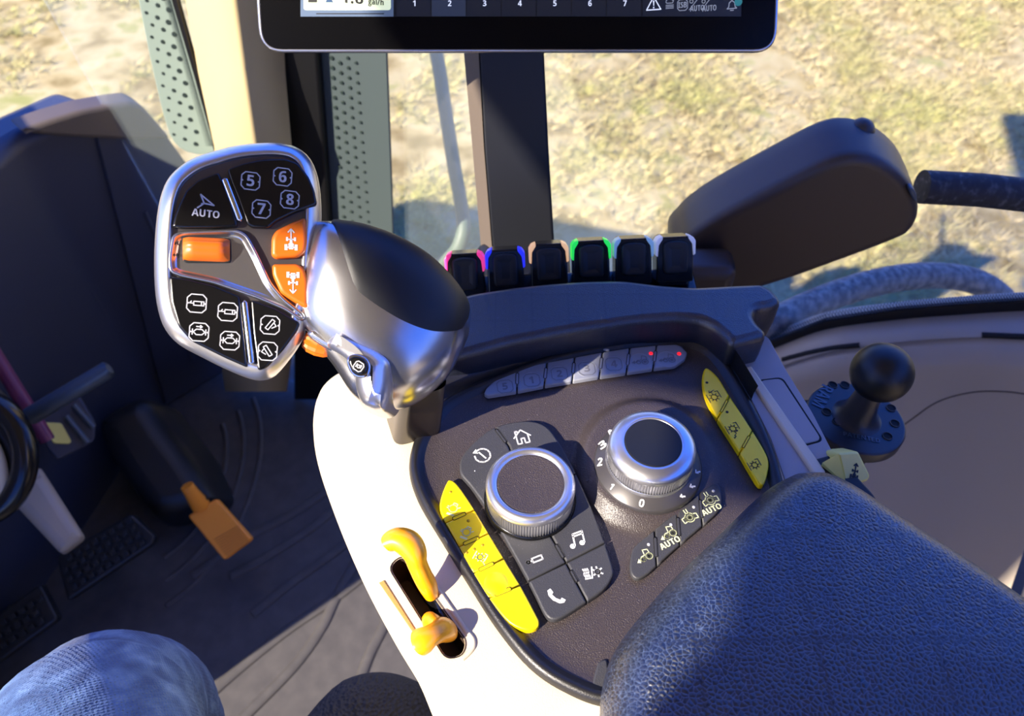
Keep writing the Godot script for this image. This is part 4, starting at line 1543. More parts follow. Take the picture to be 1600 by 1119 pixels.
# the little oblong link moulded over the seam between two keys
func link(co: Node3D, G: Transform3D, s: Array, h: float, share: float, w: float, mt: Material) -> void:
	var a := loc(G, s[0], s[1])
	var b := loc(G, s[2], s[3])
	var d := (b - a)
	var L := d.length() * share
	d = d.normalized()
	var B := Transform3D(G.basis * Basis(v3(d, 0), v3(Vector2(-d.y, d.x), 0), Vector3(0, 0, 1)), G * v3((a + b) / 2, 0))
	var m := nm()
	plate(m, B, rounded(PackedVector2Array([Vector2(-L / 2, -w / 2), Vector2(L / 2, -w / 2), Vector2(L / 2, w / 2), Vector2(-L / 2, w / 2)]), w * 0.45), bev(0, h, 0.0004, 2))
	obj("link", m, mt, co)
	m = nm()
	band(m, B, rounded(PackedVector2Array([Vector2(-L / 2, -w / 2), Vector2(L / 2, -w / 2), Vector2(L / 2, w / 2), Vector2(-L / 2, w / 2)]), w * 0.45), 0.00035, h + 0.00005, true)
	obj("link_edge", m, M.groove, co)

func led(ko: Node3D, K: Transform3D, x: float, y: float, mt: Material, r := 0.0009) -> void:
	var m := nm()
	lathe(m, Transform3D(K.basis, K * v3(loc(K, x, y), 0)), [Vector2(r, -0.0004), Vector2(r, 0.0002), Vector2(r * 0.6, 0.0004), Vector2(0.0001, 0.0004)], 12)
	obj("indicator_light", m, mt, ko)

func up_at(p: Vector3, n := Vector3.UP) -> Transform3D:
	return frame(p, n)

func knobs() -> void:
	# large knob among the keys
	var c := hp(828, 786, Y0)
	var k := thing("rotary_knob", c, "larger silver rotary knob with a dark brown dished cap among the black keys", "knob", "silver knobs on the console")
	var B := up_at(c)
	var m := nm()
	lathe(m, B, [Vector2(0.0262, 0.0), Vector2(0.0262, 0.0055), Vector2(0.0250, 0.0065)], 64)
	obj("base", m, M.gloss, k)
	m = nm()
	lathe(m, B, [Vector2(0.0242, 0.005), Vector2(0.0242, 0.0175)], 200, 0.0006)
	obj("knurl", m, M.satin, k)
	m = nm()
	lathe(m, B, [Vector2(0.0246, 0.0172), Vector2(0.0250, 0.0180), Vector2(0.0250, 0.0195), Vector2(0.0244, 0.0212), Vector2(0.0232, 0.0226), Vector2(0.0218, 0.0232), Vector2(0.0204, 0.0230), Vector2(0.0190, 0.0222), Vector2(0.0184, 0.0212)], 72)
	obj("rim", m, M.satin, k)
	m = nm()
	lathe(m, B, [Vector2(0.0187, 0.0214), Vector2(0.0184, 0.0218), Vector2(0.0172, 0.0217), Vector2(0.010, 0.0211), Vector2(0.0001, 0.0209)], 64)
	obj("cap", m, M.black, k)
	# knob with a numbered collar
	c = hp(1012, 727, Y0 + 0.0075)
	k = thing("rotary_knob_001", c, "silver rotary knob with a blue-black cap and a collar numbered 0 to 3", "knob", "silver knobs on the console")
	B = up_at(c)
	m = nm()
	lathe(m, B, [Vector2(0.0314, -0.002), Vector2(0.0314, 0.0004), Vector2(0.0308, 0.0014), Vector2(0.0305, 0.0017), Vector2(0.0250, 0.0060), Vector2(0.023, 0.0062)], 72)
	var dial := obj("dial", m, M.dial, k)
	for q in [["3", -71, 32, 12, 20], ["2", -66, -1, 12, -5], ["1", -47, -35, 10, -40], ["0", -14, -55, 12, -12], ["4", -58, 60, 10, 45], ["", 50, -36, 6, 25], ["", 62, -16, 6, 45], ["", 36, -50, 5, 15]]:
		var rad := Vector3(q[1], 0, -q[2]).normalized()
		var D := frame(c + rad * 0.0280 + Vector3(0, 0.0037, 0), Vector3.UP * 0.79 + rad * 0.615)
		var p := prj(D.origin)
		if q[0] != "":
			text(dial, D, q[0], p.x, p.y, q[3], q[4], M.white, 0.0004)
		else:
			icon(dial, D, ["arrow"], p.x, p.y, q[3], q[4], 0.0009, M.white, 0.0004)
	m = nm()
	lathe(m, B, [Vector2(0.0252, 0.0058), Vector2(0.0252, 0.0075), Vector2(0.0246, 0.0084)], 64)
	obj("collar", m, M.satin, k)
	m = nm()
	lathe(m, B, [Vector2(0.0240, 0.008), Vector2(0.0240, 0.0165)], 200, 0.0006)
	obj("knurl", m, M.satin, k)
	m = nm()
	lathe(m, B, [Vector2(0.0244, 0.0162), Vector2(0.0248, 0.0172), Vector2(0.0247, 0.0190), Vector2(0.0240, 0.0207), Vector2(0.0225, 0.0221), Vector2(0.0205, 0.0232), Vector2(0.0180, 0.0239), Vector2(0.0165, 0.0240), Vector2(0.0160, 0.0232)], 72)
	obj("rim", m, M.satin, k)
	m = nm()
	lathe(m, B, [Vector2(0.0163, 0.0230), Vector2(0.0160, 0.0236), Vector2(0.0150, 0.0236), Vector2(0.008, 0.0231), Vector2(0.0001, 0.0229)], 64)
	obj("cap", m, M.soft, k)

func levers() -> void:
	var T := hf(Y0)
	# upper lever: a hooked orange-yellow handle
	var a := thing("slide_lever", hp(672, 935, Y0), "taller hooked amber lever at the upper end of the console slot", "lever", "amber levers in the console slot")
	var m := nm()
	var pts := [hp(674, 928, Y0 + 0.000), hp(668, 914, Y0 + 0.008), hp(660, 899, Y0 + 0.014), hp(652, 880, Y0 + 0.020), hp(648, 864, Y0 + 0.0255), hp(638, 850, Y0 + 0.0285), hp(622, 843, Y0 + 0.029), hp(607, 847, Y0 + 0.027), hp(602, 850, Y0 + 0.026)]
	tube(m, cr3(pts, 6), smooth_list([0.0046, 0.0058, 0.0058, 0.0060, 0.0072, 0.0080, 0.0072, 0.0058, 0.0034], 6), 24, true, 0.85)
	obj("handle", m, M.lever, a)
	m = nm()
	tube(m, [hp(668, 918, Y0 - 0.002), hp(680, 938, Y0 - 0.006), hp(690, 955, Y0 - 0.016)], [0.0046, 0.0044, 0.004], 12)
	var cl := obj("clevis", m, M.gloss, a)
	m = nm()
	lathe(m, up_at(hp(675.5, 929, Y0 + 0.0027)), [Vector2(0.0022, -0.001), Vector2(0.0022, 0.0006), Vector2(0.0012, 0.001), Vector2(0.0001, 0.0008)], 16)
	obj("rivet", m, M.chrome, cl)
	# lower lever: a short cross-handle
	var b := thing("slide_lever_001", hp(690, 985, Y0), "short blunt amber lever at the lower end of the console slot", "lever", "amber levers in the console slot")
	m = nm()
	pts = [hp(650, 1008, Y0 + 0.014), hp(653, 1006, Y0 + 0.0145), hp(661, 1001, Y0 + 0.015), hp(672, 994, Y0 + 0.014), hp(684, 988, Y0 + 0.011), hp(694, 984, Y0 + 0.006), hp(699, 986, Y0 - 0.004), hp(700, 990, Y0 - 0.016)]
	tube(m, cr3(pts, 6), smooth_list([0.0045, 0.0066, 0.0068, 0.0056, 0.0058, 0.0070, 0.006, 0.005], 6), 24, true, 0.8)
	obj("handle", m, M.lever, b)
	m = nm()
	tube(m, [hp(671, 968, Y0 - 0.002), hp(676, 975, Y0 + 0.003), hp(684, 984, Y0 + 0.006)], [0.0042, 0.0052, 0.0052], 16)
	obj("spur", m, M.lever, b)

func smooth_list(a: Array, n: int) -> Array:
	var q := []
	for i in a.size() - 1:
		for k in n:
			q.append(cubic_interpolate(a[i], a[i + 1], a[maxi(i - 1, 0)], a[mini(i + 2, a.size() - 1)], float(k) / n))
	q.append(a[-1])
	return q

# ---------- the joystick ----------
func zz(a: Array) -> Array:               # outline noted on an enlarged view of the head
	var q := []
	for i in a.size() / 2:
		q.append(220.0 + a[2 * i] * 0.3755)
		q.append(200.0 + a[2 * i + 1] * 0.3753)
	return q

func joystick() -> void:
	var js := thing("joystick", hp(642, 668, Y0), "silver multi-button joystick with black and orange keys rising from the front of the console", "joystick")
	# grip: sections along the axis, each from its upper to its lower edge as seen from the seat
	var sec := [[494, 347, 455, 480, 0.402, 0.006], [508, 345, 468, 500, 0.402, 0.011], [530, 346, 488, 530, 0.405, 0.018], [570, 353, 522, 572, 0.411, 0.025], [618, 370, 553, 618, 0.418, 0.030], [664, 396, 590, 641, 0.424, 0.032], [698, 426, 640, 635, 0.428, 0.030], [721, 454, 690, 600, 0.431, 0.024], [732, 474, 716, 561, 0.433, 0.015], [736.5, 490, 732, 525, 0.434, 0.006]]
	var S := []
	var n := 6
	for i in sec.size() - 1:
		for k in n:
			var row := []
			for j in 6:
				row.append(cubic_interpolate(sec[i][j], sec[i + 1][j], sec[maxi(i - 1, 0)][j], sec[mini(i + 2, sec.size() - 1)][j], float(k) / n))
			S.append(row)
	S.append(sec[-1])
	var grip := nm()
	var rows := []
	var ins := []
	for s in S:
		var row := PackedVector3Array()
		for i in 56:
			row.append(grip_point(s, TAU * i / 56, 0.0))
		rows.append(row)
		ins.append(at((s[0] + s[2]) / 2, (s[1] + s[3]) / 2, s[4]))
	skin(grip, rows, true, ins)
	var body := obj("grip", grip, M.silver, js)
	# black soft pad over the upper half of the grip
	var m := nm()
	rows = []
	ins = []
	for k in range(9, S.size() - 3):
		var w := float(k - 9) / (S.size() - 13)
		var share := 0.03 + 0.44 * smoothstep(-0.01, 0.26, w)
		share -= 0.16 * smoothstep(0.90, 1.0, w)
		var end := acos(1.0 - 2.0 * share)
		var row := PackedVector3Array()
		for i in 30:
			var q := i / 29.0
			var lift := 0.0011 * (1.0 - pow(absf(2.0 * q - 1.0), 14.0)) * smoothstep(0.0, 0.03, w) * smoothstep(1.0, 0.96, w) - 0.0002
			row.append(grip_point(S[k], lerpf(-1.3, end, q), lift))
		rows.append(row)
		ins.append(at((S[k][0] + S[k][2]) / 2, (S[k][1] + S[k][3]) / 2, S[k][4]))
	skin(m, rows, false, ins)
	obj("soft_pad", m, M.soft, js)
	# thumb-side boss with its oval button
	var o := at(577, 592, 0.386)
	var B := frame(o, (CAM - o).normalized() + Vector3(-0.12, 0.02, 0.0))
	m = nm()
	plate(m, B, chaikin(rounded(outl(B, [516, 512, 545, 516, 592, 540, 612, 562, 610, 612, 600, 646, 585, 645, 562, 634, 552, 612, 548, 572, 522, 552, 500, 540]), 0.006), 1), [Vector2(-0.004, -0.036), Vector2(-0.001, -0.020), Vector2(0, -0.011), Vector2(0.0012, -0.0065), Vector2(0.0032, -0.003), Vector2(0.0062, -0.0007), Vector2(0.009, 0.0)])
	var boss := obj("boss", m, M.satin, js)
	m = nm()
	plate(m, B, chaikin(outl(B, [541, 560, 552, 552, 572, 557, 581, 572, 578, 588, 566, 592, 552, 588, 545, 576]), 2), bev(-0.002, 0.0022, 0.001))
	obj("button_ring", m, M.chrome, boss)
	m = nm()
	plate(m, B, chaikin(outl(B, [544, 563, 553, 556, 570, 560, 578, 572, 575, 584, 565, 588, 553, 584, 548, 575]), 2), bev(-0.002, 0.0040, 0.0014))
	var ob := obj("oval_button", m, M.gloss, js)
	icon(ob, B, ["box"], 562, 573, 7, -35, 0.0005, M.silver_mark, 0.0042)
	icon(ob, B, ["gear"], 562, 573, 4, -35, 0.0004, M.silver_mark, 0.0042)
	m = nm()
	var h := hit(grip, 541, 541)
	if h.size():
		icon(boss, B, ["arrow"], 541, 541, 5, 10, 0.0006, M.groove, 0.0008)
	# head
	o = at(370, 405, 0.385)
	var H := frame(o, (CAM - o).normalized() + Vector3(0.0, 0.22, 0.0))
	var head := spline(outl(H, zz([300, 75, 400, 50, 520, 40, 600, 45, 660, 65, 712, 112, 742, 190, 754, 280, 756, 380, 748, 480, 742, 560, 742, 650, 732, 715, 712, 760, 696, 800, 684, 860, 655, 915, 615, 970, 560, 1032, 510, 1052, 450, 1045, 350, 1005, 250, 955, 150, 900, 90, 835, 60, 755, 45, 650, 43, 500, 54, 350, 75, 250, 110, 182, 170, 128, 230, 97])), 3)
	m = nm()
	plate(m, H, head, [Vector2(0.012, -0.030), Vector2(0.006, -0.027), Vector2(0.0020, -0.020), Vector2(0.0003, -0.013), Vector2(0, -0.010), Vector2(0.0006, -0.0068), Vector2(0.0020, -0.0042), Vector2(0.0040, -0.0022), Vector2(0.0060, -0.0008), Vector2(0.0074, -0.0004), Vector2(0.0082, -0.0010), Vector2(0.0086, -0.0034)], false, true)
	var fr := obj("head_frame", m, M.satin, js)
	m = nm()
	var en := edge_normals(head)
	var face := PackedVector2Array()
	for i in head.size():
		face.append(head[i] - en[i][0] * 0.0080)
	flat_cap(m, H, face, -0.0028)
	var fp := obj("face_plate", m, M.gun, js)
	# keys of the head
	var keys := [
		[[130, 414, 138, 375, 155, 330, 190, 258, 240, 216, 325, 184, 345, 232, 382, 325, 406, 411, 300, 418, 180, 419], M.gloss2 if M.has("gloss2") else M.gloss],
		[[359, 172, 430, 146, 505, 131, 600, 127, 655, 146, 700, 205, 724, 262, 735, 320, 640, 354, 565, 390, 532, 418, 462, 415, 441, 400, 402, 290, 376, 228], M.gloss],
		[[117, 617, 200, 630, 305, 656, 414, 702, 428, 830, 446, 1000, 350, 958, 210, 888, 155, 826, 125, 725], M.gloss],
		[[456, 714, 560, 750, 664, 812, 652, 846, 590, 930, 525, 1000, 487, 1011, 466, 850], M.gloss],
	]
	var made := []
	for q in keys:
		m = nm()
		plate(m, H, rounded(outl(H, zz(q[0])), 0.0016), bev(-0.0034, 0.0006, 0.0012))
		made.append(obj("key", m, q[1], js))
	for q in [["AUTO", 272, 358, 22]]:
		var z := zz([q[1], q[2]])
		text(made[0], H, q[0], z[0], z[1], 6.6, -4, M.silver_mark, 0.0008)
	var z := zz([272, 314])
	icon(made[0], H, ["arrow_tri"], z[0], z[1], 13, 0, 0.0007, M.silver_mark, 0.0008)
	for q in [["5", 457, 222], ["6", 590, 205], ["7", 502, 339], ["8", 620, 300]]:
		z = zz([q[1], q[2]])
		text(made[1], H, q[0], z[0], z[1], 17, -3, M.silver_mark, 0.0008)
		icon(made[1], H, ["box", "ticks"], z[0], z[1], 13.5, -4, 0.00055, M.silver_mark, 0.0008)
	for q in [[2, 233, 731, "cylinder"], [2, 362, 766, "cylinder"], [2, 243, 850, "valve"], [2, 371, 886, "valve"], [3, 538, 821, "tilt"], [3, 528, 930, "tilt"]]:
		z = zz([q[1], q[2]])
		icon(made[q[0]], H, ["box", "ticks", q[3]], z[0], z[1], 14, -4, 0.0005, M.silver_mark, 0.0008, q[2] > 900)
	# chrome bars between the keys
	for q in [[348, 212, 414, 384], [432, 722, 462, 982]]:
		z = zz(q)
		m = nm()
		tube(m, [H * v3(loc(H, z[0], z[1]), -0.0012), H * v3(loc(H, z[0] * 0.97 + z[2] * 0.03, z[1] * 0.97 + z[3] * 0.03), 0.0), H * v3(loc(H, z[2] * 0.97 + z[0] * 0.03, z[3] * 0.97 + z[1] * 0.03), 0.0), H * v3(loc(H, z[2], z[3]), -0.0012)], [0.0007, 0.0017, 0.0017, 0.0007], 14)
		obj("chrome_bar", m, M.chrome, js)
	# silver scoop with the orange thumb roller
	m = nm()
	var scoop := chaikin(rounded(outl(H, zz([112, 600, 108, 540, 124, 445, 160, 424, 400, 415, 445, 438, 490, 520, 545, 640, 600, 705, 680, 770, 690, 796, 660, 806, 600, 762, 480, 712, 300, 650, 160, 622])), 0.003), 1)
	plate(m, H, scoop, [Vector2(0, -0.0034), Vector2(0.0004, -0.0006), Vector2(0.0012, 0.0), Vector2(0.0020, -0.0004), Vector2(0.0028, -0.0020), Vector2(0.0040, -0.0026)])
	obj("scoop", m, M.silver, js)
	m = nm()
	plate(m, H, rounded(outl(H, zz([168, 446, 374, 456, 377, 560, 176, 560])), 0.002), bev(-0.004, -0.0014, 0.0005), true)
	obj("roller_well", m, M.groove, js)
	z = zz([174, 500, 370, 508])
	m = nm()
	rows = []
	var ra := loc(H, z[0], z[1])
	var rb := loc(H, z[2], z[3])
	var ax := (rb - ra).normalized()
	var pv := Vector2(-ax.y, ax.x)
	for k in 25:
		var a := PI * k / 24.0
		var rad := 0.0060 * (1.0 if k < 8 else 1.12 if k < 12 else 1.0)
		var row := PackedVector3Array()
		for j in 9:
			var w := j / 8.0
			var sq := 1.0 - 0.5 * pow(absf(2 * w - 1), 10)
			row.append(H * v3(ra.lerp(rb, w) + pv * cos(a) * rad * (0.9 + 0.1 * sq), -0.0030 + sin(a) * rad * sq))
		rows.append(row)
	skin(m, rows, false, H * v3((ra + rb) / 2, -0.004))
	for e in [0, 8]:
		var p := PackedVector3Array()
		for k in 25:
			p.append(rows[k][e])
		for k in 24:
			quad(m, H * v3(ra if e == 0 else rb, -0.003), p[k], p[k + 1], H * v3(ra if e == 0 else rb, -0.003), H.basis * v3(-ax if e == 0 else ax, 0))
	obj("thumb_roller", m, M.orange, js)
	for q in [[146, 478], [143, 528]]:
		z = zz(q)
		icon(fp, H, ["tractor_up"], z[0], z[1], 5, 90, 0.0005, M.groove, -0.0010)
	# orange direction keys
	for q in [[[545, 458, 562, 428, 640, 390, 684, 373, 691, 430, 692, 480, 684, 520, 650, 540, 562, 545, 543, 530], 625, 478, 0], [[547, 568, 655, 567, 683, 590, 697, 640, 697, 758, 640, 726, 582, 688, 548, 612], 633, 636, 180]]:
		m = nm()
		plate(m, H, rounded(outl(H, zz(q[0])), 0.0018), [Vector2(0, -0.0034), Vector2(0, 0.0002), Vector2(0.0004, 0.0014), Vector2(0.0012, 0.0020), Vector2(0.0020, 0.0021)])
		var kk := obj("direction_key", m, M.orange, js)
		z = zz([q[1], q[2]])
		icon(kk, H, ["tractor_up"], z[0], z[1], 15, q[3], 0.0006, M.silver_mark, 0.0023)
	# ribbed orange wheel under the edge of the head
	m = nm()
	var w0 := at(476, 530, 0.402)
	var w1 := at(520, 545, 0.404)
	var wt := frame((w0 + w1) / 2, w1 - w0, Vector3.UP)
	var L := w0.distance_to(w1) / 2
	lathe(m, wt, [Vector2(0.0002, -L), Vector2(0.0035, -L), Vector2(0.0052, -L * 0.6), Vector2(0.0058, 0), Vector2(0.0052, L * 0.6), Vector2(0.0035, L), Vector2(0.0002, L)], 22, 0.0007)
	obj("ribbed_wheel", m, M.orange, js)
	m = nm()
	plate(m, B, chaikin(outl(B, [468, 520, 486, 508, 520, 520, 540, 545, 520, 552, 496, 540]), 2), bev(-0.02, -0.008, 0.003))
	obj("wheel_cradle", m, M.silver, js)
	# stem into the console
	rows = []
	ins = []
	for q in [[0.0, 0.0], [0.02, 0.001], [0.05, 0.0], [0.085, -0.002]]:
		var c := hp(646, 660, Y0 + 0.0005).lerp(at(655, 585, 0.432), q[0] / 0.085)
		var row := PackedVector3Array()
		for p in rrect(0.030 - q[0] * 0.05, 0.028, 0.007, 5):
			row.append(c + Vector3(0.94, 0.0, -0.34) * p.x + Vector3(0.34, 0, 0.94) * p.y)
		rows.append(row)
		ins.append(c)
	m = nm()
	skin(m, rows, true, ins)
	obj("stem", m, M.stem, js)
	m = nm()
	plate(m, hf(Y0), chaikin(outl(hf(Y0), [604, 648, 660, 620, 682, 634, 672, 664, 640, 690, 622, 688]), 2), bev(0.0005, 0.004, 0.003))
	obj("boot", m, M.lip, js)

func grip_point(s: Array, a: float, lift: float) -> Vector3:
	var t := at(s[0], s[1], s[4])
	var b := at(s[2], s[3], s[4])
	var c := (t + b) / 2
	var u := (t - b) / 2
	var d := (CAM - c).normalized()
	var ca := signf(cos(a)) * pow(absf(cos(a)), 0.85)
	var sa := signf(sin(a)) * pow(absf(sin(a)), 0.85)
	return c + u * (ca * (1.0 + lift / u.length())) + d * sa * (s[5] + lift)

# ---------- lever bank behind the hand rest ----------
func paddles() -> void:
	var spots := [[727, 394, Color(1.0, 0.25, 0.55), "pink"], [790, 388, Color(0.18, 0.22, 1.0), "blue"], [858, 379, Color(1.0, 0.78, 0.55), "peach"], [924, 374, Color(0.15, 0.95, 0.35), "green"], [990, 371, Color(0.62, 0.80, 0.88), "pale blue"], [1055, 368, Color(0.86, 0.88, 0.92), "white"]]
	var m := nm()
	var a := at(727, 452, 0.565)
	var b := at(1060, 440, 0.565)
	var bank := thing("lever_bank", hp(900, 470, 0.62), "dark lever bank behind the padded hand rest carrying six paddle switches", "switch bank")
	rbox(m, Transform3D(Basis((b - a).normalized(), Vector3.UP, (b - a).normalized().cross(Vector3.UP)), (a + b) / 2 + Vector3(0, -0.03, -0.006)), Vector3((b - a).length() + 0.03, 0.05, 0.03), 0.004)
	obj("housing", m, M.gloss, bank)
	for k in spots.size():
		var q = spots[k]
		var t := 0.558
		var o := at(q[0], q[1] + 34, t)
		var T := frame(o, Vector3(0, 0.55, 0.83), Vector3(0.998, 0.06, 0))
		var where: String = ["beside the joystick grip", "between the pink and the peach lit ones", "third in the row from the joystick", "", "", "at the right end of the bank"][k]
		if k == 3: where = "fourth in the row from the joystick"
		if k == 4: where = "fifth in the row from the joystick"
		var pd := thing("paddle_switch" if k == 0 else "paddle_switch_%03d" % k, o + Vector3(0, -0.05, -0.01), "black paddle switch with %s lit corners, %s" % [q[3], where], "switch", "paddle switches on the lever bank")
		var px := 1.0 / 1232.0 * t
		m = nm()
		plate(m, T, rounded(PackedVector2Array([Vector2(-29, -40) * px, Vector2(29, -40) * px, Vector2(28, 26) * px, Vector2(22, 32) * px, Vector2(-22, 32) * px, Vector2(-28, 26) * px]), 0.002), bev(-0.018, 0.0, 0.0012), true, true)
		obj("body", m, M.gloss, pd)
		m = nm()
		rbox(m, Transform3D(T.basis, T * Vector3(0, -0.030, -0.012)), Vector3(0.022, 0.034, 0.012), 0.002)
		obj("stalk", m, M.gloss, pd)
		m = nm()
		plate(m, T, rounded(PackedVector2Array([Vector2(-19, -26) * px, Vector2(19, -26) * px, Vector2(20, 24) * px, Vector2(0, 27) * px, Vector2(-20, 24) * px]), 0.0035), [Vector2(0, -0.0005), Vector2(0.0001, 0.0012), Vector2(0.0007, 0.0024), Vector2(0.0016, 0.0030), Vector2(0.004, 0.0026), Vector2(0.006, 0.0022)])
		obj("cap", m, M.soft, pd)
		for s in [-1.0, 1.0]:
			m = nm()
			plate(m, T, rounded(PackedVector2Array([Vector2(s * 20, 34) * px, Vector2(s * 27, 31) * px, Vector2(s * 31, 25) * px, Vector2(s * 31, 4) * px, Vector2(s * 27.5, 2) * px, Vector2(s * 26, 20) * px, Vector2(s * 20, 29) * px]), 0.0006, 2), bev(-0.010, 0.0016, 0.0006))
			obj("light_strip", m, glow(q[2], 0.4 if k < 4 else 0.1), pd)

# ---------- monitor and its post ----------
func monitor() -> void:
	var p0 := at(800, 445, 0.66)
	var m := nm()
	# post: a dark front and a brown left flank
	var rows := []
	var ins := []
	for e in [[-40, 718, 740, 846, 0.560], [85, 726, 748, 850, 0.585], [230, 739, 756, 857, 0.620], [380, 752, 768, 866, 0.660], [470, 760, 776, 872, 0.690]]:
		var a := at(e[1], e[0], e[4] + 0.018)
		var b := at(e[2], e[0], e[4])
		var c := at(e[3], e[0], e[4])
		var back := Vector3(0, -0.2, -0.8) * 0.035
		rows.append(PackedVector3Array([a + back, a, a.lerp(b, 0.85), b, b.lerp(c, 0.05), b.lerp(c, 0.95), c, c + back * 0.15, c + back]))
		ins.append((a + c) / 2 + back * 0.6)
	skin(m, rows, true, ins)
	var post := thing("monitor_post", at(812, 470, 0.70), "wide dark blue-black post standing behind the paddle switches, carrying the monitor", "post")
	obj("post", m, M.post, post)
	m = nm()
	var fl := []
	for e in [[-40, 717, 739, 0.561], [85, 725, 748, 0.586], [230, 738, 756, 0.621], [380, 751, 768, 0.661], [470, 759, 776, 0.691]]:
		fl.append(PackedVector3Array([at(e[1], e[0], e[3] + 0.017), at(lerpf(e[1], e[2], 0.5), e[0], e[3] + 0.007), at(e[2], e[0], e[3] - 0.002)]))
	skin(m, fl, false, null, Vector3(-0.6, 0.3, 0.6))
	obj("side_strip", m, M.taupe, post)
	m = nm()
	var fo := at(816, 478, 0.70)
	rbox(m, Transform3D(Basis(), Vector3(fo.x, 0.60, fo.z)), Vector3(0.08, 0.10, 0.05), 0.01)
	obj("foot", m, M.post, post)
	# monitor
	var o := at(808, 40, 0.535)
	var T := frame(o, (CAM - o).normalized() + Vector3(0, 0.05, 0))
	var mo := thing("monitor", o + Vector3(0, -0.02, 0), "black touch-screen monitor in a thin silver frame across the top of the view", "monitor")
	m = nm()
	var out := rounded(outl(T, [393, -430, 1222, -430, 1218, 0, 1214, 83, 406, 83, 399, 0]), 0.022, 8)
	plate(m, T, out, [Vector2(0.012, -0.028), Vector2(0.004, -0.024), Vector2(0.0008, -0.012), Vector2(0, -0.004), Vector2(0.0003, -0.0012), Vector2(0.001, -0.0002), Vector2(0.0022, 0.0), Vector2(0.0026, -0.0004)], true, true)
	obj("frame", m, M.silver, mo)
	m = nm()
	var en := edge_normals(ccw(out))
	var inner := PackedVector2Array()
	for i in out.size():
		inner.append(out[i] - en[i][0] * 0.0026)
	plate(m, T, inner, [Vector2(0, -0.001), Vector2(0, 0.0002), Vector2(0.0003, 0.0004)])
	var gl := obj("front_glass", m, M.screen_dark, mo)
	# picture on the screen: a status panel and a row of numbered cells
	var pic := obj("screen", rect_mesh(T, 470, -300, 1158, 26, 0.0006), glow(Color(0.05, 0.055, 0.075), 0.35), mo)
	obj("status_panel", rect_mesh(T, 470, -60, 615, 26, 0.0008), glow(Color(0.30, 0.36, 0.44), 0.55), mo)
	var sp := obj("status_readout", rect_mesh(T, 475, -60, 611, 16, 0.0010, 0.002), glow(Color(0.82, 0.86, 0.70), 0.6), mo)
	var ink := mat(Color(0.02, 0.02, 0.02), 0.4)
	text(sp, T, "1.8", 551, -4, 20, 0, ink, 0.0012)
	text(sp, T, "gal/h", 588, 3.5, 7.0, 0, ink, 0.0012, "lettering", 0.9)
	m = nm()
	plate(m, T, outl(T, [482, -12, 496, -12, 496, 4, 482, 4]), [Vector2(0, 0.001), Vector2(0, 0.0012)])
	obj("icon", m, ink, sp)
	m = nm()
	plate(m, T, outl(T, [509, 4, 521, 4, 518, -3, 518, -12, 512, -12, 512, -3]), [Vector2(0, 0.001), Vector2(0, 0.0012)])
	obj("icon", m, mat(Color(0.10, 0.25, 0.40), 0.4), sp)
	m = nm()
	band(m, T, PackedVector2Array([loc(T, 495, 21.5), loc(T, 600, 21.5)]), 0.0006, 0.0010)
	obj("slider_line", m, ink, sp)
	var cellm := [glow(Color(0.085, 0.10, 0.135), 0.5), glow(Color(0.16, 0.19, 0.25), 0.5)]
	var shine := glow(Color(0.8, 0.82, 0.86), 0.7)
	for k in 7:
		var x0 := 620 + k * 54.7
		var ce := obj("cell", rect_mesh(T, x0, -60, x0 + 53, 25.5, 0.0008), cellm[1 if k == 1 else 0], mo)
		text(ce, T, str(k + 1), x0 + 28, 5.5, 8.0, 0, shine, 0.0010)
	var bar := obj("cell", rect_mesh(T, 1004, -60, 1157, 25.5, 0.0008), cellm[0], mo)
	var dim := glow(Color(0.5, 0.52, 0.55), 0.6)
	icon(bar, T, ["warning"], 1021, 6, 11, 0, 0.0007, shine, 0.0010)
	icon(bar, T, ["cloud"], 1046, 5, 8, 0, 0.0005, dim, 0.0010)
	icon(bar, T, ["box"], 1066, 8, 8.5, 0, 0.0005, dim, 0.0010)
	text(bar, T, "ISB", 1066, 8, 7, 0, dim, 0.0010, "lettering", 0.8)
	for x in [1084, 1103]:
		icon(bar, T, ["slash"], x, 6, 9, 0, 0.0005, dim, 0.0010)
		text(bar, T, "AUTO", x + 5, 13.0, 2.3, 0, dim, 0.0010, "lettering", 0.75)
	icon(bar, T, ["bell"], 1143, 9, 9, 0, 0.0006, dim, 0.0010)
	m = nm()
	plate(m, T, circle(loc(T, 1153, 3), 0.0026), [Vector2(0, 0.0008), Vector2(0, 0.0012)])
	obj("badge", m, glow(Color(0.16, 0.42, 0.42), 0.6), bar)

func rect_mesh(T: Transform3D, x0: float, y0: float, x1: float, y1: float, h: float, r := 0.0) -> Dictionary:
	var m := nm()
	var p := outl(T, [x0, y0, x1, y0, x1, y1, x0, y1])
	plate(m, T, rounded(p, r) if r > 0 else p, [Vector2(0, h - 0.0004), Vector2(0, h)])
	return m

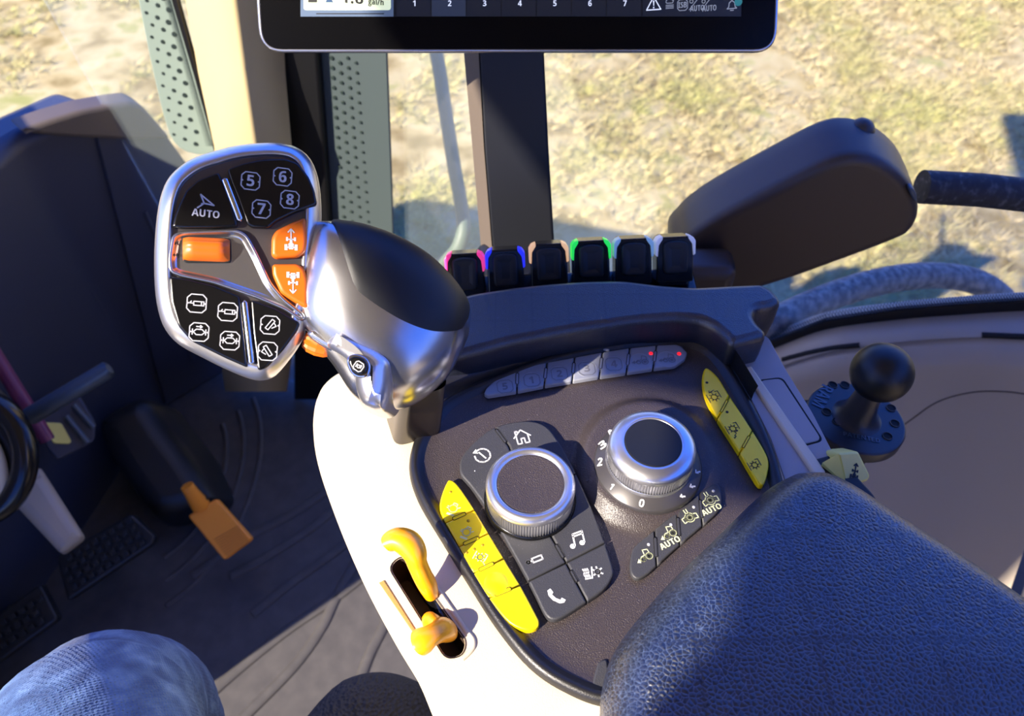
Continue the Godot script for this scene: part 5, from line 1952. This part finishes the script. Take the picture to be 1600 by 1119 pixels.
# ---------- right: housing, ball mount, toggle block ----------
func right_side() -> void:
	var o := at(1260, 340, 0.655)
	var T := frame(o, Vector3(-0.05, 0.0, 1.0))
	var hs := thing("rounded_housing", hp(1120, 470, 0.55), "rounded dark brown plastic housing before the side window, a rod leaving its right end", "housing")
	var m := nm()
	var poly := spline(outl(T, [1052, 405, 1066, 385, 1085, 367, 1130, 338, 1225, 288, 1300, 252, 1345, 245, 1385, 256, 1420, 284, 1437, 318, 1436, 345, 1424, 364, 1405, 376, 1330, 405, 1210, 447, 1110, 470, 1062, 450]), 4)
	plate(m, T, poly, [Vector2(0.010, -0.060), Vector2(0.002, -0.056), Vector2(-0.001, -0.050), Vector2(-0.001, -0.035), Vector2(0, -0.010), Vector2(0.0008, -0.005), Vector2(0.0026, -0.002), Vector2(0.006, -0.0003), Vector2(0.009, 0.0)], true, true)
	obj("shell", m, M.brown, hs)
	m = nm()
	plate(m, T, chaikin(outl(T, [1416, 290, 1424, 288, 1431, 300, 1431, 312, 1424, 308]), 2), bev(-0.002, 0.004, 0.0015))
	obj("cap", m, M.steel, hs)
	m = nm()
	ball(m, T * Vector3(loc(T, 1366, 258).x, loc(T, 1366, 258).y, -0.045), 0.011, 20)
	obj("knob", m, M.brown, hs)
	m = nm()
	rbox(m, Transform3D(Basis(), at(1110, 455, 0.655) + Vector3(0, -0.07, -0.03)), Vector3(0.05, 0.16, 0.035), 0.01)
	obj("foot", m, M.brown, hs)
	m = nm()
	tube(m, [at(1440, 292, 0.688), at(1530, 297, 0.69), at(1640, 309, 0.69), at(1800, 325, 0.69)], 0.0145, 20, true)
	obj("rod", m, M.dusty, hs)
	# ball mount
	var bc := hp(1338, 652, 0.665)
	var N := (Vector3(1, 0, 0) * 0.04 + Vector3(0, 0.643, -0.766) * 0.70 + Vector3(0, 0.766, 0.643) * 0.70).normalized()
	var B := frame(bc, N, Vector3(1, -0.3, 0))
	var bm := thing("ball_mount", bc + Vector3(0, -0.03, 0), "black rubber ball on a round drilled base plate beside the console tray", "ball mount")
	var holes := [[1301, 602], [1320, 602], [1291.5, 644], [1308, 659], [1392, 638], [1398, 662], [1386.5, 682], [1352, 612]]
	m = nm()
	var R := 0.0325
	lathe(m, B, [Vector2(R - 0.001, -0.009), Vector2(R, -0.008), Vector2(R, -0.001), Vector2(R - 0.0008, -0.0002), Vector2(R - 0.002, 0.0), Vector2(0.02, 0.0), Vector2(0.0001, 0.0)], 64)
	var disc := CSGMesh3D.new()
	disc.mesh = mesh(m)
	var bp := obj("base_plate", m, M.ram, bm)
	disc.free()
	for q in holes:
		m = nm()
		var hc := loc(B, q[0], q[1])
		lathe(m, Transform3D(B.basis, B * v3(hc, 0.0)), [Vector2(0.0034, 0.0), Vector2(0.0034, 0.0007), Vector2(0.0029, 0.0007), Vector2(0.0028, -0.0002)], 20)
		obj("hole_rim", m, M.ram, bp)
		m = nm()
		flat_cap(m, B, circle(hc, 0.0028, 20), 0.0001)
		obj("hole", m, M.groove, bp)
	text(bp, B, "RAM", 1285, 620, 13, -108, M.steel, 0.0004, "lettering", 1.0)
	text(bp, B, "PATENTED", 1346, 684, 6.0, 4, M.steel, 0.0004)
	m = nm()
	lathe(m, B, [Vector2(0.0165, 0.0), Vector2(0.0135, 0.0015), Vector2(0.0112, 0.006), Vector2(0.0098, 0.012), Vector2(0.0086, 0.020), Vector2(0.0080, 0.034)], 40)
	obj("stalk", m, M.ram, bm)
	m = nm()
	ball(m, bc + N * 0.0435 + Vector3(0.001, 0.0, 0.0), 0.0192, 56)
	obj("ball", m, M.rubber_ball, bm)
	m = nm()
	rbox(m, Transform3D(Basis(), hp(1300, 664, 0.625) + Vector3(0.0, -0.015, 0.0)), Vector3(0.06, 0.05, 0.04), 0.008)
	obj("bracket", m, M.soft, bm)
	# toggle block with pale yellow caps
	var tb := thing("toggle_block", hp(1325, 760, 0.66), "black switch block with pale yellow toggle caps between the console and the brown side panel", "switch block")
	m = nm()
	plate(m, hf(0.7015), rounded(outl(hf(0.7015), [1264, 719, 1308, 708, 1332, 736, 1364, 770, 1380, 795, 1388, 830, 1345, 860, 1286, 750]), 0.002), bev(-0.05, 0.0, 0.0014), true, true)
	obj("housing", m, M.soft, tb)
	var cf := at(1335, 733, 0.462)
	var C := frame(cf, Vector3(0.12, 0.80, 0.60), Vector3(1, 0.05, -0.3))
	m = nm()
	var f := outl(C, [1309, 708, 1342, 705, 1361, 744, 1357, 752, 1325, 761, 1320, 757])
	plate(m, C, rounded(f, 0.002), [Vector2(-0.001, -0.016), Vector2(-0.0004, -0.006), Vector2(0, -0.0015), Vector2(0.0006, -0.0004), Vector2(0.0015, 0.0)], true, true)
	var cap := obj("toggle_cap", m, M.pale_yellow, tb)
	icon(cap, C, ["tractor_up"], 1335, 739, 11, -12, 0.0008, M.dark_mark, 0.0003)
	m = nm()
	var w0 := at(1286, 724, 0.478)
	rows_prism(m, [at(1285, 723, 0.464), at(1310, 709, 0.461), at(1323, 759, 0.458)], Vector3(0.002, -0.02, 0.0))
	obj("toggle_wing", m, M.pale_yellow, tb)
	m = nm()
	plate(m, frame(at(1370, 792, 0.452), Vector3(0.12, 0.8, 0.6)), rounded(outl(frame(at(1370, 792, 0.452), Vector3(0.12, 0.8, 0.6)), [1356, 783, 1380, 786, 1388, 806, 1366, 806]), 0.002), bev(-0.012, 0, 0.001), true, true)
	obj("toggle_cap", m, M.pale_yellow, tb)

func rows_prism(m: Dictionary, tri_: Array, down: Vector3) -> void:
	var c: Vector3 = (tri_[0] + tri_[1] + tri_[2]) / 3
	quad(m, tri_[0], tri_[1], tri_[2], tri_[2], -down)
	quad(m, tri_[0] + down, tri_[1] + down, tri_[2] + down, tri_[2] + down, down)
	for i in 3:
		var a: Vector3 = tri_[i]
		var b: Vector3 = tri_[(i + 1) % 3]
		quad(m, a, b, b + down, a + down, (a + b) / 2 - c)
